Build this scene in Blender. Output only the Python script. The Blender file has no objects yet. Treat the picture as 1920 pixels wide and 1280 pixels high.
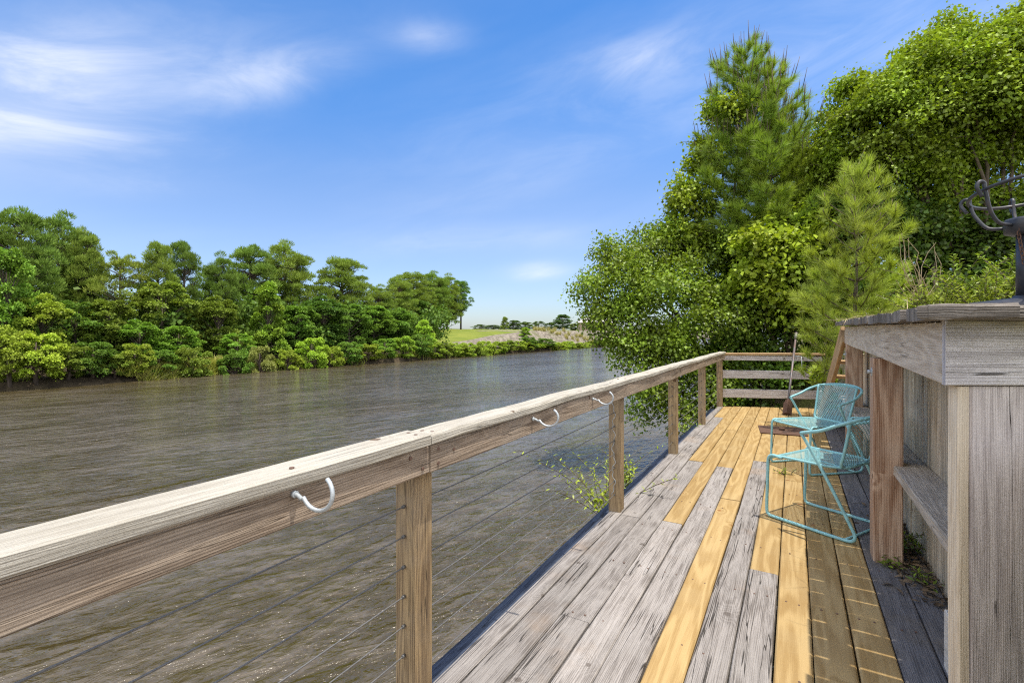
import bpy, math
import numpy as np
from mathutils import Vector
rng = np.random.default_rng(7)
scn = bpy.context.scene
COL = scn.collection
R = math.radians
# ---------------------------------------------------------------- camera frame
FPX, HZ, CH = 915.0, 623.0, 1.32          # focal length (px at 1920), horizon row, eye height above deck
FW = np.array([-0.5, 0.8660254, 0.0]); RT = np.array([0.8660254, 0.5, 0.0]); UP = np.array([0, 0, 1.0])
def at(x, y, d):
    """world point seen at pixel (x,y) of the 1920 wide photo, d metres along the view axis"""
    return np.array([0, 0, CH]) + FW*d + RT*((x-960)/FPX*d) + UP*((HZ-y)/FPX*d)
def depth_for_X(x, X):
    return X/(-0.5 + 0.8660254*(x-960)/FPX)
SUN = np.array([0.20, 0.05, 1.0]); SUN /= np.linalg.norm(SUN)
WATER = -1.68
SHORE = -35.0

# ---------------------------------------------------------------- object helpers
def tag(o, label=None, cat=None, group=None, kind=None):
    if label: o['label'] = label
    if cat: o['category'] = cat
    if group: o['group'] = group
    if kind: o['kind'] = kind
    return o
def thing(name, loc, label, cat, group=None, rz=0.0):
    o = bpy.data.objects.new(name, None); COL.objects.link(o)
    o.location = [float(v) for v in loc]; o.rotation_euler = (0, 0, rz); o.empty_display_size = 0.2
    return tag(o, label, cat, group)
def link(name, me, parent=None, mat=None, color=None):
    o = bpy.data.objects.new(name, me); COL.objects.link(o)
    if parent: o.parent = parent
    if mat and not me.materials: me.materials.append(mat)
    if color is not None: o.color = (color[0], color[1], color[2], 1)
    return o
def arr_mesh(name, V, F, smooth=False):
    V = np.asarray(V, np.float32).reshape(-1, 3); F = np.asarray(F, np.int32)
    me = bpy.data.meshes.new(name); k = F.shape[1]
    me.vertices.add(len(V)); me.vertices.foreach_set('co', V.ravel())
    me.loops.add(F.size); me.loops.foreach_set('vertex_index', F.ravel())
    me.polygons.add(len(F)); me.polygons.foreach_set('loop_start', np.arange(0, F.size, k, dtype=np.int32))
    if smooth: me.polygons.foreach_set('use_smooth', np.ones(len(F), bool))
    me.update(calc_edges=True)
    return me

class MB:
    """collects boards, tubes and polygons (with grain UVs) and links them as one mesh"""
    def __init__(s, origin=(0, 0, 0)):
        s.v = []; s.f = []; s.uv = []; s.sm = []; s.o = np.array(origin, float)
    def poly(s, pts, faces, uvs=None, smooth=False):
        b = len(s.v); s.v += [tuple(np.asarray(p, float)-s.o) for p in pts]
        for i, f in enumerate(faces):
            s.f.append([b+q for q in f]); s.uv.append(uvs[i] if uvs else [(0, 0)]*len(f)); s.sm.append(smooth)
    def board(s, p0, p1, w, t, up=(0, 0, 1), c=0.004, n=None, warp=0.0015, skew0=0, skew1=0, wear=0.0):
        """plank from p0 to p1 (centre line); w across, t along up; grain along the length.
        skew: how far the end is pushed along the length at +w side (a slanted cut)"""
        p0 = np.array(p0, float); p1 = np.array(p1, float); L = np.linalg.norm(p1-p0); a = (p1-p0)/L
        up = np.array(up, float); up = up - a*np.dot(up, a); up /= np.linalg.norm(up); sd = np.cross(a, up)
        n = n or max(2, int(L/0.35)+1)
        c = min(c, t*0.3, w*0.3); hw, ht = w/2, t/2
        prof = [(-hw+c, -ht), (hw-c, -ht), (hw, -ht+c), (hw, ht-c), (hw-c, ht), (-hw+c, ht), (-hw, ht-c), (-hw, -ht+c)]
        per = [0]
        for i in range(8):
            q0 = prof[i]; q1 = prof[(i+1) % 8]; per.append(per[-1]+math.hypot(q1[0]-q0[0], q1[1]-q0[1]))
        ou, ov = rng.uniform(0, 60, 2)
        ph = rng.uniform(0, 6.28, 4)
        pts = []; us = []
        for k in range(n+1):
            x = k/n*L
            dv = warp*math.sin(x*2.1+ph[0])+warp*0.6*math.sin(x*5.3+ph[1]); du = warp*math.sin(x*1.7+ph[2])+warp*.5*math.sin(x*6.1+ph[3])
            sk = 0
            row = []
            for (pw, pt) in prof:
                e = 0
                if k == 0: e = skew0*(pw/w+0.5)
                if k == n: e = skew1*(pw/w+0.5)
                jw = rng.normal(0, wear) if wear else 0; jt = rng.normal(0, wear) if wear else 0
                pts.append(p0 + a*(x+e) + sd*(pw+du+jw) + up*(pt+dv+jt)); row.append(x+e)
            us.append(row)
        faces = []; uvs = []
        for k in range(n):
            for i in range(8):
                j = (i+1) % 8
                faces.append([k*8+i, k*8+j, (k+1)*8+j, (k+1)*8+i])
                uvs.append([(ou+us[k][i], ov+per[i]), (ou+us[k][j], ov+per[i+1]), (ou+us[k+1][j], ov+per[i+1]), (ou+us[k+1][i], ov+per[i])])
        for k, rev in ((0, True), (n, False)):
            idx = [k*8+i for i in range(8)]; q = [(ou+prof[i][1]*0.6, ov+prof[i][0]) for i in range(8)]
            if rev: idx = idx[::-1]; q = q[::-1]
            faces.append(idx); uvs.append(q)
        s.poly(pts, faces, uvs)
    def box(s, lo, hi, c=0.003, axis=2, warp=0.001):
        lo = np.array(lo, float); hi = np.array(hi, float); m = (lo+hi)/2; d = hi-lo
        p0 = m.copy(); p1 = m.copy(); p0[axis] = lo[axis]; p1[axis] = hi[axis]
        if axis == 2: s.board(p0, p1, d[0], d[1], up=(0, 1, 0), c=c, warp=warp)
        elif axis == 1: s.board(p0, p1, d[0], d[2], c=c, warp=warp)
        else: s.board(p0, p1, d[1], d[2], c=c, warp=warp)
    def tube(s, pts, r, n=8, cap=True):
        pts = [np.array(p, float) for p in pts]; m = len(pts)
        rr = r if hasattr(r, '__len__') else [r]*m
        T = []
        for i in range(m):
            t = pts[min(i+1, m-1)]-pts[max(i-1, 0)]; T.append(t/(np.linalg.norm(t)+1e-12))
        ref = np.array([0, 0, 1.0]) if abs(T[0][2]) < 0.9 else np.array([1.0, 0, 0])
        u = np.cross(T[0], ref); u /= np.linalg.norm(u)
        V = []; FC = []; UVS = []; L = 0; ou, ov = rng.uniform(0, 50, 2); Ls = [0]
        for i in range(m):
            u = u - T[i]*np.dot(u, T[i]); u /= np.linalg.norm(u); w = np.cross(T[i], u)
            if i: L += np.linalg.norm(pts[i]-pts[i-1]); Ls.append(L)
            for k in range(n):
                a = 2*math.pi*k/n; V.append(pts[i]+rr[i]*(math.cos(a)*u+math.sin(a)*w))
        for i in range(m-1):
            for k in range(n):
                k2 = (k+1) % n; FC.append([i*n+k, i*n+k2, (i+1)*n+k2, (i+1)*n+k])
                v0 = k/n*6.28*rr[0]; v1 = (k+1)/n*6.28*rr[0]
                UVS.append([(ou+Ls[i], ov+v0), (ou+Ls[i], ov+v1), (ou+Ls[i+1], ov+v1), (ou+Ls[i+1], ov+v0)])
        if cap:
            FC.append(list(range(n))[::-1]); FC.append([(m-1)*n+k for k in range(n)]); UVS += [[(0, 0)]*n, [(0, 0)]*n]
        b = len(s.f); s.poly(V, FC, UVS, True)
        if cap: s.sm[-1] = s.sm[-2] = False
    def lathe(s, prof, center, n=32):
        c = np.array(center, float); V = []; FC = []
        for (r, z) in prof:
            for k in range(n):
                a = 2*math.pi*k/n; V.append(c+np.array([r*math.cos(a), r*math.sin(a), z]))
        for i in range(len(prof)-1):
            for k in range(n):
                k2 = (k+1) % n; FC.append([i*n+k, i*n+k2, (i+1)*n+k2, (i+1)*n+k])
        FC.append(list(range(n))[::-1]); FC.append([(len(prof)-1)*n+k for k in range(n)])
        s.poly(V, FC, None, True); s.sm[-1] = s.sm[-2] = False
    def mesh(s, name):
        me = bpy.data.meshes.new(name); me.from_pydata(s.v, [], s.f)
        uv = me.uv_layers.new(name='UVMap')
        flat = [c for f in s.uv for q in f for c in q]; uv.data.foreach_set('uv', flat)
        me.polygons.foreach_set('use_smooth', s.sm); me.update(); return me
    def build(s, name, mat, parent=None):
        return link(name, s.mesh(name), parent, mat)

# ---------------------------------------------------------------- node helpers
def new_mat(name):
    m = bpy.data.materials.new(name); m.use_nodes = True; nt = m.node_tree; nt.nodes.clear()
    out = nt.nodes.new('ShaderNodeOutputMaterial'); return m, nt, out
class NT:
    def __init__(s, nt): s.nt = nt
    def n(s, t, **k):
        nd = s.nt.nodes.new(t)
        for a, b in k.items():
            if a.startswith('i_'):
                key = a[2:]; key = int(key) if key.isdigit() else key
                s.set(nd.inputs[key], b)
            else: setattr(nd, a, b)
        return nd
    def set(s, inp, v):
        if isinstance(v, bpy.types.NodeSocket): s.nt.links.new(v, inp)
        else: inp.default_value = v
    def m(s, op, a, b=0.0, c=None, clamp=False):
        nd = s.nt.nodes.new('ShaderNodeMath'); nd.operation = op; nd.use_clamp = clamp
        s.set(nd.inputs[0], a); s.set(nd.inputs[1], b)
        if c is not None: s.set(nd.inputs[2], c)
        return nd.outputs[0]
    def mix(s, f, a, b, mode='MIX'):
        nd = s.nt.nodes.new('ShaderNodeMix'); nd.data_type = 'RGBA'; nd.blend_type = mode
        s.set(nd.inputs['Factor'], f); s.set(nd.inputs[6], a); s.set(nd.inputs[7], b); return nd.outputs[2]
    def ramp(s, f, stops):
        nd = s.nt.nodes.new('ShaderNodeValToRGB'); cr = nd.color_ramp
        while len(cr.elements) < len(stops): cr.elements.new(0.5)
        for e, (p, c) in zip(cr.elements, stops):
            e.position = p; e.color = (c, c, c, 1) if not hasattr(c, '__len__') else (*c, 1)
        s.set(nd.inputs[0], f); return nd.outputs[0]
    def sm(s, v, a, b):     # smoothstep a..b
        nd = s.nt.nodes.new('ShaderNodeMapRange'); nd.interpolation_type = 'SMOOTHSTEP'
        s.set(nd.inputs[0], v); nd.inputs[1].default_value = a; nd.inputs[2].default_value = b
        return nd.outputs[0]
    def noise(s, vec, scale, detail=4, rough=0.55, dim='3D', dist=0.0):
        nd = s.nt.nodes.new('ShaderNodeTexNoise'); nd.noise_dimensions = dim
        s.set(nd.inputs['Vector'], vec); nd.inputs['Scale'].default_value = scale
        nd.inputs['Detail'].default_value = detail; nd.inputs['Roughness'].default_value = rough
        nd.inputs['Distortion'].default_value = dist
        return nd.outputs['Fac']
    def mapv(s, vec, sc):
        nd = s.nt.nodes.new('ShaderNodeMapping'); s.set(nd.inputs['Vector'], vec); nd.inputs['Scale'].default_value = sc
        return nd.outputs[0]
def c4(c): return (c[0], c[1], c[2], 1.0)

def wood(name, light, dark, blot, rings=0.35, fine=0.45, knots=0.5, rough=0.8, bump=0.5, crack=0.0, blotamt=0.4, ringfreq=34.0, island=0.18, knotcol=(0.09, 0.045, 0.02), stain=0.0, finev=240, lines=0.45):
    m, nt, out = new_mat(name); g = NT(nt)
    uv = g.n('ShaderNodeUVMap').outputs[0]
    isl = g.n('ShaderNodeNewGeometry').outputs['Random Per Island']
    obj = g.n('ShaderNodeTexCoord').outputs['Object']
    vor = g.n('ShaderNodeTexVoronoi', voronoi_dimensions='2D'); g.set(vor.inputs['Vector'], uv); vor.inputs['Scale'].default_value = 2.6
    sep = g.n('ShaderNodeSeparateColor'); g.set(sep.inputs[0], vor.outputs['Color'])
    gate = g.m('GREATER_THAN', sep.outputs[0], 1-knots)
    rad = g.m('MULTIPLY_ADD', sep.outputs[1], 0.03, 0.022)
    kd = g.m('DIVIDE', vor.outputs['Distance'], rad)
    wob = g.noise(uv, 60, 2, 0.5, '2D')
    kd = g.m('ADD', kd, g.m('MULTIPLY_ADD', wob, 0.8, -0.4))
    knot = g.m('MULTIPLY', gate, g.sm(kd, 1.15, 0.75))
    fall = g.m('MULTIPLY', gate, g.m('POWER', 2.718, g.m('MULTIPLY', g.m('MULTIPLY', kd, kd), -0.09)))
    low = g.noise(g.mapv(uv, (0.5, 5.5, 1)), 1.0, 2, 0.45, '2D')
    ring = g.m('SINE', g.m('MULTIPLY', g.m('ADD', low, g.m('MULTIPLY', fall, 0.22)), ringfreq*3.1))
    ring = g.m('MULTIPLY_ADD', ring, 0.5, 0.5)
    ring = g.m('POWER', ring, 1.6)
    f1 = g.noise(g.mapv(uv, (5.0, finev, 1)), 1.0, 6, 0.72, '2D')
    f2 = g.noise(g.mapv(uv, (1.8, 30, 1)), 1.0, 6, 0.66, '2D')
    f1 = g.sm(f1, 0.32, 0.68); f2 = g.sm(f2, 0.33, 0.67)
    grain = g.m('ADD', g.m('MULTIPLY', f1, fine), g.m('MULTIPLY', f2, 0.55-0.5*rings*0.5))
    suv = g.n('ShaderNodeSeparateXYZ'); g.set(suv.inputs[0], uv)
    ln = g.m('SINE', g.m('ADD', g.m('MULTIPLY', suv.outputs[1], 6.283/0.0075), g.m('MULTIPLY', g.noise(g.mapv(uv, (0.9, 12, 1)), 1.0, 3, 0.5, '2D'), 26)))
    ln = g.m('SUBTRACT', 1.0, g.m('POWER', g.m('MULTIPLY_ADD', ln, 0.5, 0.5), 3.0))
    grain = g.m('ADD', grain, g.m('ADD', g.m('MULTIPLY', ring, rings), g.m('MULTIPLY', ln, lines)))
    tot = fine+0.55-0.25*rings+rings+lines*0.85
    grain = g.m('DIVIDE', grain, tot)
    col = g.mix(g.sm(grain, 0.15, 0.85), c4(dark), c4(light))
    bl = g.noise(obj, 3.2, 5, 0.6)
    col = g.mix(g.m('MULTIPLY', g.sm(bl, 0.42, 0.68), blotamt), col, c4(blot))
    if stain:
        st = g.noise(obj, 1.3, 4, 0.65)
        col = g.mix(g.m('MULTIPLY', g.sm(st, 0.56, 0.72), stain), col, c4((0.30, 0.19, 0.10)))
    col = g.mix(g.m('MULTIPLY', knot, 0.8), col, c4(knotcol))
    if crack:
        ck = g.noise(g.mapv(uv, (0.55, 16, 1)), 1.0, 3, 0.5, '2D')
        cl = g.m('ABSOLUTE', g.m('SUBTRACT', ck, 0.5))
        ckm = g.m('MULTIPLY', g.sm(cl, 0.010, 0.002), g.sm(g.noise(g.mapv(uv, (1.3, 3, 1)), 1.0, 2, 0.5, '2D'), 0.5, 0.56))
        ckm = g.m('MULTIPLY', ckm, crack)
        col = g.mix(ckm, col, c4((0.03, 0.025, 0.02)))
    br = g.m('MULTIPLY_ADD', isl, island*2, 1-island)
    hsv = g.n('ShaderNodeHueSaturation'); g.set(hsv.inputs['Color'], col); g.set(hsv.inputs['Value'], br)
    p = g.n('ShaderNodeBsdfPrincipled'); g.set(p.inputs['Base Color'], hsv.outputs[0])
    p.inputs['Roughness'].default_value = rough; p.inputs['Specular IOR Level'].default_value = 0.25
    h = g.m('ADD', g.m('MULTIPLY', f1, 0.6), g.m('ADD', g.m('MULTIPLY', f2, 0.6), g.m('ADD', g.m('MULTIPLY', ring, rings*0.6), g.m('MULTIPLY', ln, lines))))
    h = g.m('SUBTRACT', h, g.m('MULTIPLY', knot, 0.5))
    if crack: h = g.m('SUBTRACT', h, g.m('MULTIPLY', ckm, 3.0))
    bp = g.n('ShaderNodeBump'); bp.inputs['Strength'].default_value = bump; bp.inputs['Distance'].default_value = 0.002
    g.set(bp.inputs['Height'], h); g.set(p.inputs['Normal'], bp.outputs[0])
    nt.links.new(p.outputs[0], out.inputs[0]); return m

def metal(name, col, rough=0.45, metallic=0.0, rust=None, rustamt=0.4, scale=25, spec=0.5):
    m, nt, out = new_mat(name); g = NT(nt)
    obj = g.n('ShaderNodeTexCoord').outputs['Object']
    a = g.noise(obj, scale, 6, 0.65); b = g.noise(obj, scale*0.3, 4, 0.6)
    cc = g.mix(g.sm(a, 0.3, 0.7), c4([v*0.82 for v in col]), c4([min(1, v*1.12) for v in col]))
    if rust:
        cc = g.mix(g.m('MULTIPLY', g.sm(g.m('ADD', g.m('MULTIPLY', a, 0.5), g.m('MULTIPLY', b, 0.5)), 0.5, 0.6), rustamt), cc, c4(rust))
    p = g.n('ShaderNodeBsdfPrincipled'); g.set(p.inputs['Base Color'], cc)
    g.set(p.inputs['Roughness'], g.m('MULTIPLY_ADD', a, 0.3, rough-0.15)); p.inputs['Metallic'].default_value = metallic
    p.inputs['Specular IOR Level'].default_value = spec
    bp = g.n('ShaderNodeBump'); bp.inputs['Strength'].default_value = 0.25; bp.inputs['Distance'].default_value = 0.001
    g.set(bp.inputs['Height'], a); g.set(p.inputs['Normal'], bp.outputs[0])
    nt.links.new(p.outputs[0], out.inputs[0]); return m

def foliage(name, trans=0.35, gloss=0.03, var=0.45, clump=0.5, yellow=(0.23, 0.24, 0.03), ymix=0.25, rough=0.4, k=(2.2, 2.35, 1.6), nzamp=1.15):
    """leaf colour is the object's own colour, varied leaf by leaf and branch by branch"""
    m, nt, out = new_mat(name); g = NT(nt)
    oc = g.mix(1.0, g.n('ShaderNodeObjectInfo').outputs['Color'], c4(k), 'MULTIPLY')
    isl = g.n('ShaderNodeNewGeometry').outputs['Random Per Island']
    obj = g.n('ShaderNodeTexCoord').outputs['Object']
    nz = g.noise(obj, clump, 3, 0.6)
    hs = g.n('ShaderNodeHueSaturation'); g.set(hs.inputs['Color'], oc)
    g.set(hs.inputs['Value'], g.m('ADD', g.m('MULTIPLY_ADD', isl, var*2, 1-var), g.m('MULTIPLY_ADD', nz, nzamp, -0.5*nzamp)))
    g.set(hs.inputs['Hue'], g.m('MULTIPLY_ADD', nz, 0.05, 0.475))
    col = g.mix(g.m('MULTIPLY', g.sm(g.m('FRACT', g.m('MULTIPLY', isl, 17.3)), 0.6, 1.0), ymix), hs.outputs[0], c4(yellow))
    d = g.n('ShaderNodeBsdfDiffuse'); g.set(d.inputs[0], col)
    va = g.n('ShaderNodeVectorMath', operation='MULTIPLY_ADD'); g.set(va.inputs[0], g.n('ShaderNodeNewGeometry').outputs['Normal']); va.inputs[1].default_value = (.6, .6, .6); va.inputs[2].default_value = (0, 0, .45)
    vn = g.n('ShaderNodeVectorMath', operation='NORMALIZE'); g.set(vn.inputs[0], va.outputs[0]); g.set(d.inputs['Normal'], vn.outputs[0])
    t = g.n('ShaderNodeBsdfTranslucent')
    tc = g.mix(1.0, col, (1.25, 1.3, 0.45, 1), 'MULTIPLY'); g.set(t.inputs[0], tc)
    mx = g.n('ShaderNodeMixShader'); mx.inputs[0].default_value = trans
    nt.links.new(d.outputs[0], mx.inputs[1]); nt.links.new(t.outputs[0], mx.inputs[2])
    gl = g.n('ShaderNodeBsdfGlossy'); gl.inputs['Roughness'].default_value = rough
    m2 = g.n('ShaderNodeMixShader'); m2.inputs[0].default_value = gloss
    nt.links.new(mx.outputs[0], m2.inputs[1]); nt.links.new(gl.outputs[0], m2.inputs[2])
    nt.links.new(m2.outputs[0], out.inputs[0]); return m

# ---------------------------------------------------------------- materials
M = {}
M['cap'] = wood('sun_bleached_rail_wood', (0.47, 0.44, 0.375), (0.30, 0.27, 0.215), (0.49, 0.465, 0.41), rings=0.25, fine=0.6, knots=0.25, crack=0.8, bump=0.8, blotamt=0.35, island=0.05, ringfreq=26)
M['fascia'] = wood('rail_side_wood', (0.40, 0.315, 0.235), (0.15, 0.108, 0.075), (0.34, 0.29, 0.235), rings=0.35, fine=0.6, knots=0.5, crack=0.5, bump=0.7, island=0.06)
M['post'] = wood('rail_post_wood', (0.43, 0.31, 0.17), (0.16, 0.108, 0.065), (0.32, 0.275, 0.22), rings=0.4, fine=0.55, knots=0.5, crack=0.7, bump=0.7, island=0.06)
M['grey'] = wood('weathered_grey_deck_wood', (0.345, 0.315, 0.29), (0.135, 0.117, 0.103), (0.35, 0.325, 0.30), rings=0.25, fine=0.6, knots=0.5, crack=0.9, bump=0.9, blotamt=0.5, island=0.17, stain=0.4, finev=220, knotcol=(0.12, 0.10, 0.085))
M['new'] = wood('fresh_yellow_deck_wood', (0.435, 0.305, 0.135), (0.31, 0.198, 0.074), (0.41, 0.305, 0.155), rings=0.55, fine=0.2, knots=0.62, rough=0.62, bump=0.25, blotamt=0.3, island=0.09, ringfreq=16, knotcol=(0.24, 0.10, 0.03), finev=110, lines=0.12)
M['dark'] = wood('dark_deck_wood', (0.22, 0.21, 0.21), (0.10, 0.096, 0.098), (0.18, 0.15, 0.115), rings=0.15, fine=0.8, knots=0.2, bump=0.7, blotamt=0.6, crack=0.4)  # darker wood tone for the boards by the wall, joists and piles
M['edge'] = wood('shade_blue_edge_timber', (0.065, 0.085, 0.13), (0.016, 0.02, 0.032), (0.08, 0.09, 0.11), rings=0.2, fine=0.8, knots=0.2, bump=1.0, blotamt=0.3, crack=0.8)  # blue of the railing's shade is put into this weathered timber's colour
M['beam'] = wood('platform_beam_wood', (0.66, 0.63, 0.64), (0.36, 0.335, 0.345), (0.63, 0.60, 0.62), rings=0.4, fine=0.5, knots=0.45, crack=0.9, bump=0.8, island=0.05, ringfreq=24, knotcol=(0.1, 0.085, 0.07))
M['beamwarm'] = wood('platform_rim_wood', (0.72, 0.62, 0.50), (0.45, 0.36, 0.27), (0.64, 0.57, 0.48), rings=0.5, fine=0.4, knots=0.5, crack=0.5, bump=0.7, island=0.05, ringfreq=24)
M['sixby'] = wood('red_brown_post_wood', (0.58, 0.41, 0.29), (0.24, 0.12, 0.065), (0.52, 0.42, 0.33), rings=0.6, fine=0.3, knots=0.6, crack=0.3, bump=0.5, island=0.03, ringfreq=18, knotcol=(0.07, 0.035, 0.02))
M['plank'] = wood('platform_top_plank_wood', (0.33, 0.29, 0.25), (0.05, 0.042, 0.036), (0.36, 0.33, 0.30), rings=0.3, fine=0.75, knots=0.2, crack=0.9, bump=1.3, island=0.2)
M['clad'] = wood('corner_cladding_wood', (0.64, 0.58, 0.56), (0.35, 0.305, 0.295), (0.62, 0.56, 0.54), rings=0.4, fine=0.4, knots=0.22, crack=1.0, bump=0.8, island=0.06, ringfreq=20, knotcol=(0.1, 0.085, 0.075))
M['pale'] = wood('pale_corner_wood', (0.68, 0.59, 0.46), (0.50, 0.41, 0.30), (0.64, 0.57, 0.48), rings=0.4, fine=0.5, knots=0.2, bump=0.6)
M['wall'] = wood('retaining_wall_wood', (0.66, 0.56, 0.42), (0.30, 0.24, 0.165), (0.42, 0.40, 0.33), rings=0.5, fine=0.5, knots=0.3, crack=0.6, bump=0.7, island=0.22, ringfreq=18)
M['ledge'] = wood('ledge_wood', (0.54, 0.48, 0.40), (0.27, 0.23, 0.18), (0.55, 0.47, 0.36), rings=0.4, fine=0.6, knots=0.4, crack=0.5, bump=0.8)
M['stairwood'] = wood('stair_wood', (0.55, 0.37, 0.20), (0.27, 0.16, 0.08), (0.42, 0.32, 0.2), rings=0.4, fine=0.4, knots=0.3, bump=0.4)
M['whitewood'] = wood('white_washed_block_wood', (0.74, 0.70, 0.63), (0.50, 0.45, 0.38), (0.70, 0.68, 0.64), rings=0.2, fine=0.5, knots=0.1, bump=0.7)
M['turq'] = metal('turquoise_paint', (0.26, 0.53, 0.56), rough=0.42, rust=(0.30, 0.42, 0.40), rustamt=0.35, scale=40)
M['galv'] = metal('galvanised_steel', (0.48, 0.52, 0.54), rough=0.5, metallic=0.35, rust=(0.25, 0.22, 0.2), rustamt=0.3, scale=60)
M['cable'] = metal('cable_steel', (0.13, 0.128, 0.125), rough=0.5, metallic=0.1, scale=90)
M['screw'] = metal('rusty_screw_steel', (0.16, 0.095, 0.07), rough=0.7, metallic=0.2, scale=90)
M['iron'] = metal('black_painted_iron', (0.035, 0.037, 0.045), rough=0.42, rust=(0.10, 0.06, 0.045), rustamt=0.25, scale=30)
M['rust'] = metal('rusty_iron', (0.115, 0.06, 0.038), rough=0.85, rust=(0.05, 0.028, 0.02), rustamt=0.9, scale=18)
M['polemetal'] = metal('dull_pole_steel', (0.15, 0.14, 0.145), rough=0.5, metallic=0.4, rust=(0.15, 0.07, 0.04), rustamt=0.6, scale=20)
M['leaf'] = foliage('broad_leaves', trans=0.34, gloss=0.025, var=0.40, clump=1.2, k=(2.2, 2.1, 1.4), rough=0.42, nzamp=1.5)
M['needle'] = foliage('pine_needles', trans=0.35, gloss=0.03, var=0.4, clump=0.8, yellow=(0.26, 0.22, 0.04), ymix=0.12, k=(2.4, 2.4, 1.6))
M['farleaf'] = foliage('far_leaves', trans=0.30, gloss=0.01, var=0.35, clump=0.35, ymix=0.2)
M['farneedle'] = foliage('far_needles', trans=0.25, gloss=0.01, var=0.35, clump=0.35, yellow=(0.19, 0.18, 0.035), ymix=0.1)
M['grass'] = foliage('grass_blades', trans=0.3, gloss=0.04, var=0.35, clump=0.7, yellow=(0.42, 0.34, 0.14), ymix=0.6)
def bark(name, c0, c1):
    m, nt, out = new_mat(name); g = NT(nt); obj = g.n('ShaderNodeTexCoord').outputs['Object']
    a = g.noise(g.mapv(obj, (9, 9, 2)), 1.0, 6, 0.7)
    p = g.n('ShaderNodeBsdfPrincipled'); g.set(p.inputs['Base Color'], g.mix(g.sm(a, 0.35, 0.65), c4(c0), c4(c1)))
    p.inputs['Roughness'].default_value = 0.95
    bp = g.n('ShaderNodeBump'); bp.inputs['Strength'].default_value = 0.9; bp.inputs['Distance'].default_value = 0.02
    g.set(bp.inputs['Height'], a); g.set(p.inputs['Normal'], bp.outputs[0]); nt.links.new(p.outputs[0], out.inputs[0]); return m
M['bark'] = bark('pine_bark', (0.045, 0.033, 0.025), (0.15, 0.115, 0.09))
M['twig'] = bark('twig_bark', (0.06, 0.045, 0.03), (0.17, 0.13, 0.09))
M['dry'] = bark('dry_stalks', (0.30, 0.22, 0.12), (0.50, 0.40, 0.26))
M['litter'] = bark('leaf_litter', (0.06, 0.042, 0.027), (0.26, 0.18, 0.10))

# ---------------------------------------------------------------- world: sky with thin cirrus, sun
w = bpy.data.worlds.new('World'); scn.world = w; w.use_nodes = True; nt = w.node_tree; nt.nodes.clear(); g = NT(nt)
el = math.asin(SUN[2]); az = math.atan2(SUN[0], SUN[1])
sky = g.n('ShaderNodeTexSky', sky_type='NISHITA', sun_disc=False, sun_elevation=el, sun_rotation=az, altitude=0.0, air_density=1.0, dust_density=0.6, ozone_density=2.2)
dirv = g.n('ShaderNodeTexCoord').outputs['Generated']
def dot(v, c):
    nd = g.n('ShaderNodeVectorMath', operation='DOT_PRODUCT'); g.set(nd.inputs[0], v); nd.inputs[1].default_value = [float(q) for q in c]
    return nd.outputs['Value']
wn = g.noise(dirv, 2.2, 3, 0.5)
# cirrus streaks: direction stretched along a tilted axis
s1 = np.array([0.866, 0.5, 0.22]); s1 /= np.linalg.norm(s1)
s2 = np.cross(s1, FW); s2 /= np.linalg.norm(s2); s3 = np.cross(s1, s2)
cmb = g.n('ShaderNodeCombineXYZ'); g.set(cmb.inputs[0], g.m('MULTIPLY', dot(dirv, s1), 2.2)); g.set(cmb.inputs[1], g.m('MULTIPLY', dot(dirv, s2), 7.5)); g.set(cmb.inputs[2], g.m('MULTIPLY', dot(dirv, s3), 2.5))
streak = g.noise(cmb.outputs[0], 1.6, 10, 0.62, dist=0.6)
streak_soft = g.noise(cmb.outputs[0], 0.8, 4, 0.5, dist=0.3)
mask = None
#            px    py   half-size px (along, across)  tilt  strength
for (bx, by, ba, bb, tilt, st) in [(60, 165, 140, 66, -6, 1.0), (150, 245, 140, 28, 8, .45), (20, 90, 150, 90, 0, .22), (490, 150, 110, 30, -14, .75), (330, 110, 260, 60, -10, .2), (805, 70, 52, 20, 0, .5),
                                   (1185, 118, 95, 28, -12, .48), (1330, 100, 280, 60, -10, .2), (1010, 508, 50, 13, -4, 1.1), (900, 450, 200, 22, -3, .35), (1700, 40, 330, 70, -12, .3), (1600, 160, 230, 45, -14, .2), (1000, 330, 330, 40, -20, .18), (280, 345, 90, 18, 0, .25), (950, 260, 260, 60, -12, .2)]:
    c = at(bx, by, 1) - np.array([0, 0, CH]); c /= np.linalg.norm(c)
    t1 = at(bx+10*math.cos(R(tilt)), by+10*math.sin(R(tilt)), 1)-np.array([0, 0, CH]); t1 /= np.linalg.norm(t1); t1 = t1-c*np.dot(t1, c); t1 /= np.linalg.norm(t1)
    t2 = np.cross(c, t1); k = FPX*1.12
    a = g.m('MULTIPLY', dot(dirv, t1), k/ba); b = g.m('MULTIPLY', dot(dirv, t2), k/bb)
    e = g.m('POWER', 2.718, g.m('MULTIPLY', g.m('ADD', g.m('MULTIPLY', a, a), g.m('MULTIPLY', b, b)), -0.7))
    e = g.m('MULTIPLY', g.m('MULTIPLY', e, st), g.m('GREATER_THAN', dot(dirv, c), 0.0))
    mask = e if mask is None else g.m('ADD', mask, e)
wisp = g.m('MULTIPLY', g.m('ADD', g.m('MULTIPLY', g.sm(streak, 0.36, 0.72), 0.50), g.m('MULTIPLY_ADD', g.sm(streak_soft, 0.3, 0.7), 0.15, 0.22)), 0.74)
cl = g.m('MULTIPLY', mask, wisp, clamp=True)
veil = g.m('MULTIPLY', g.sm(streak_soft, 0.42, 0.75), 0.05)
cl = g.m('MINIMUM', g.m('ADD', cl, veil), 0.93)
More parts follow.
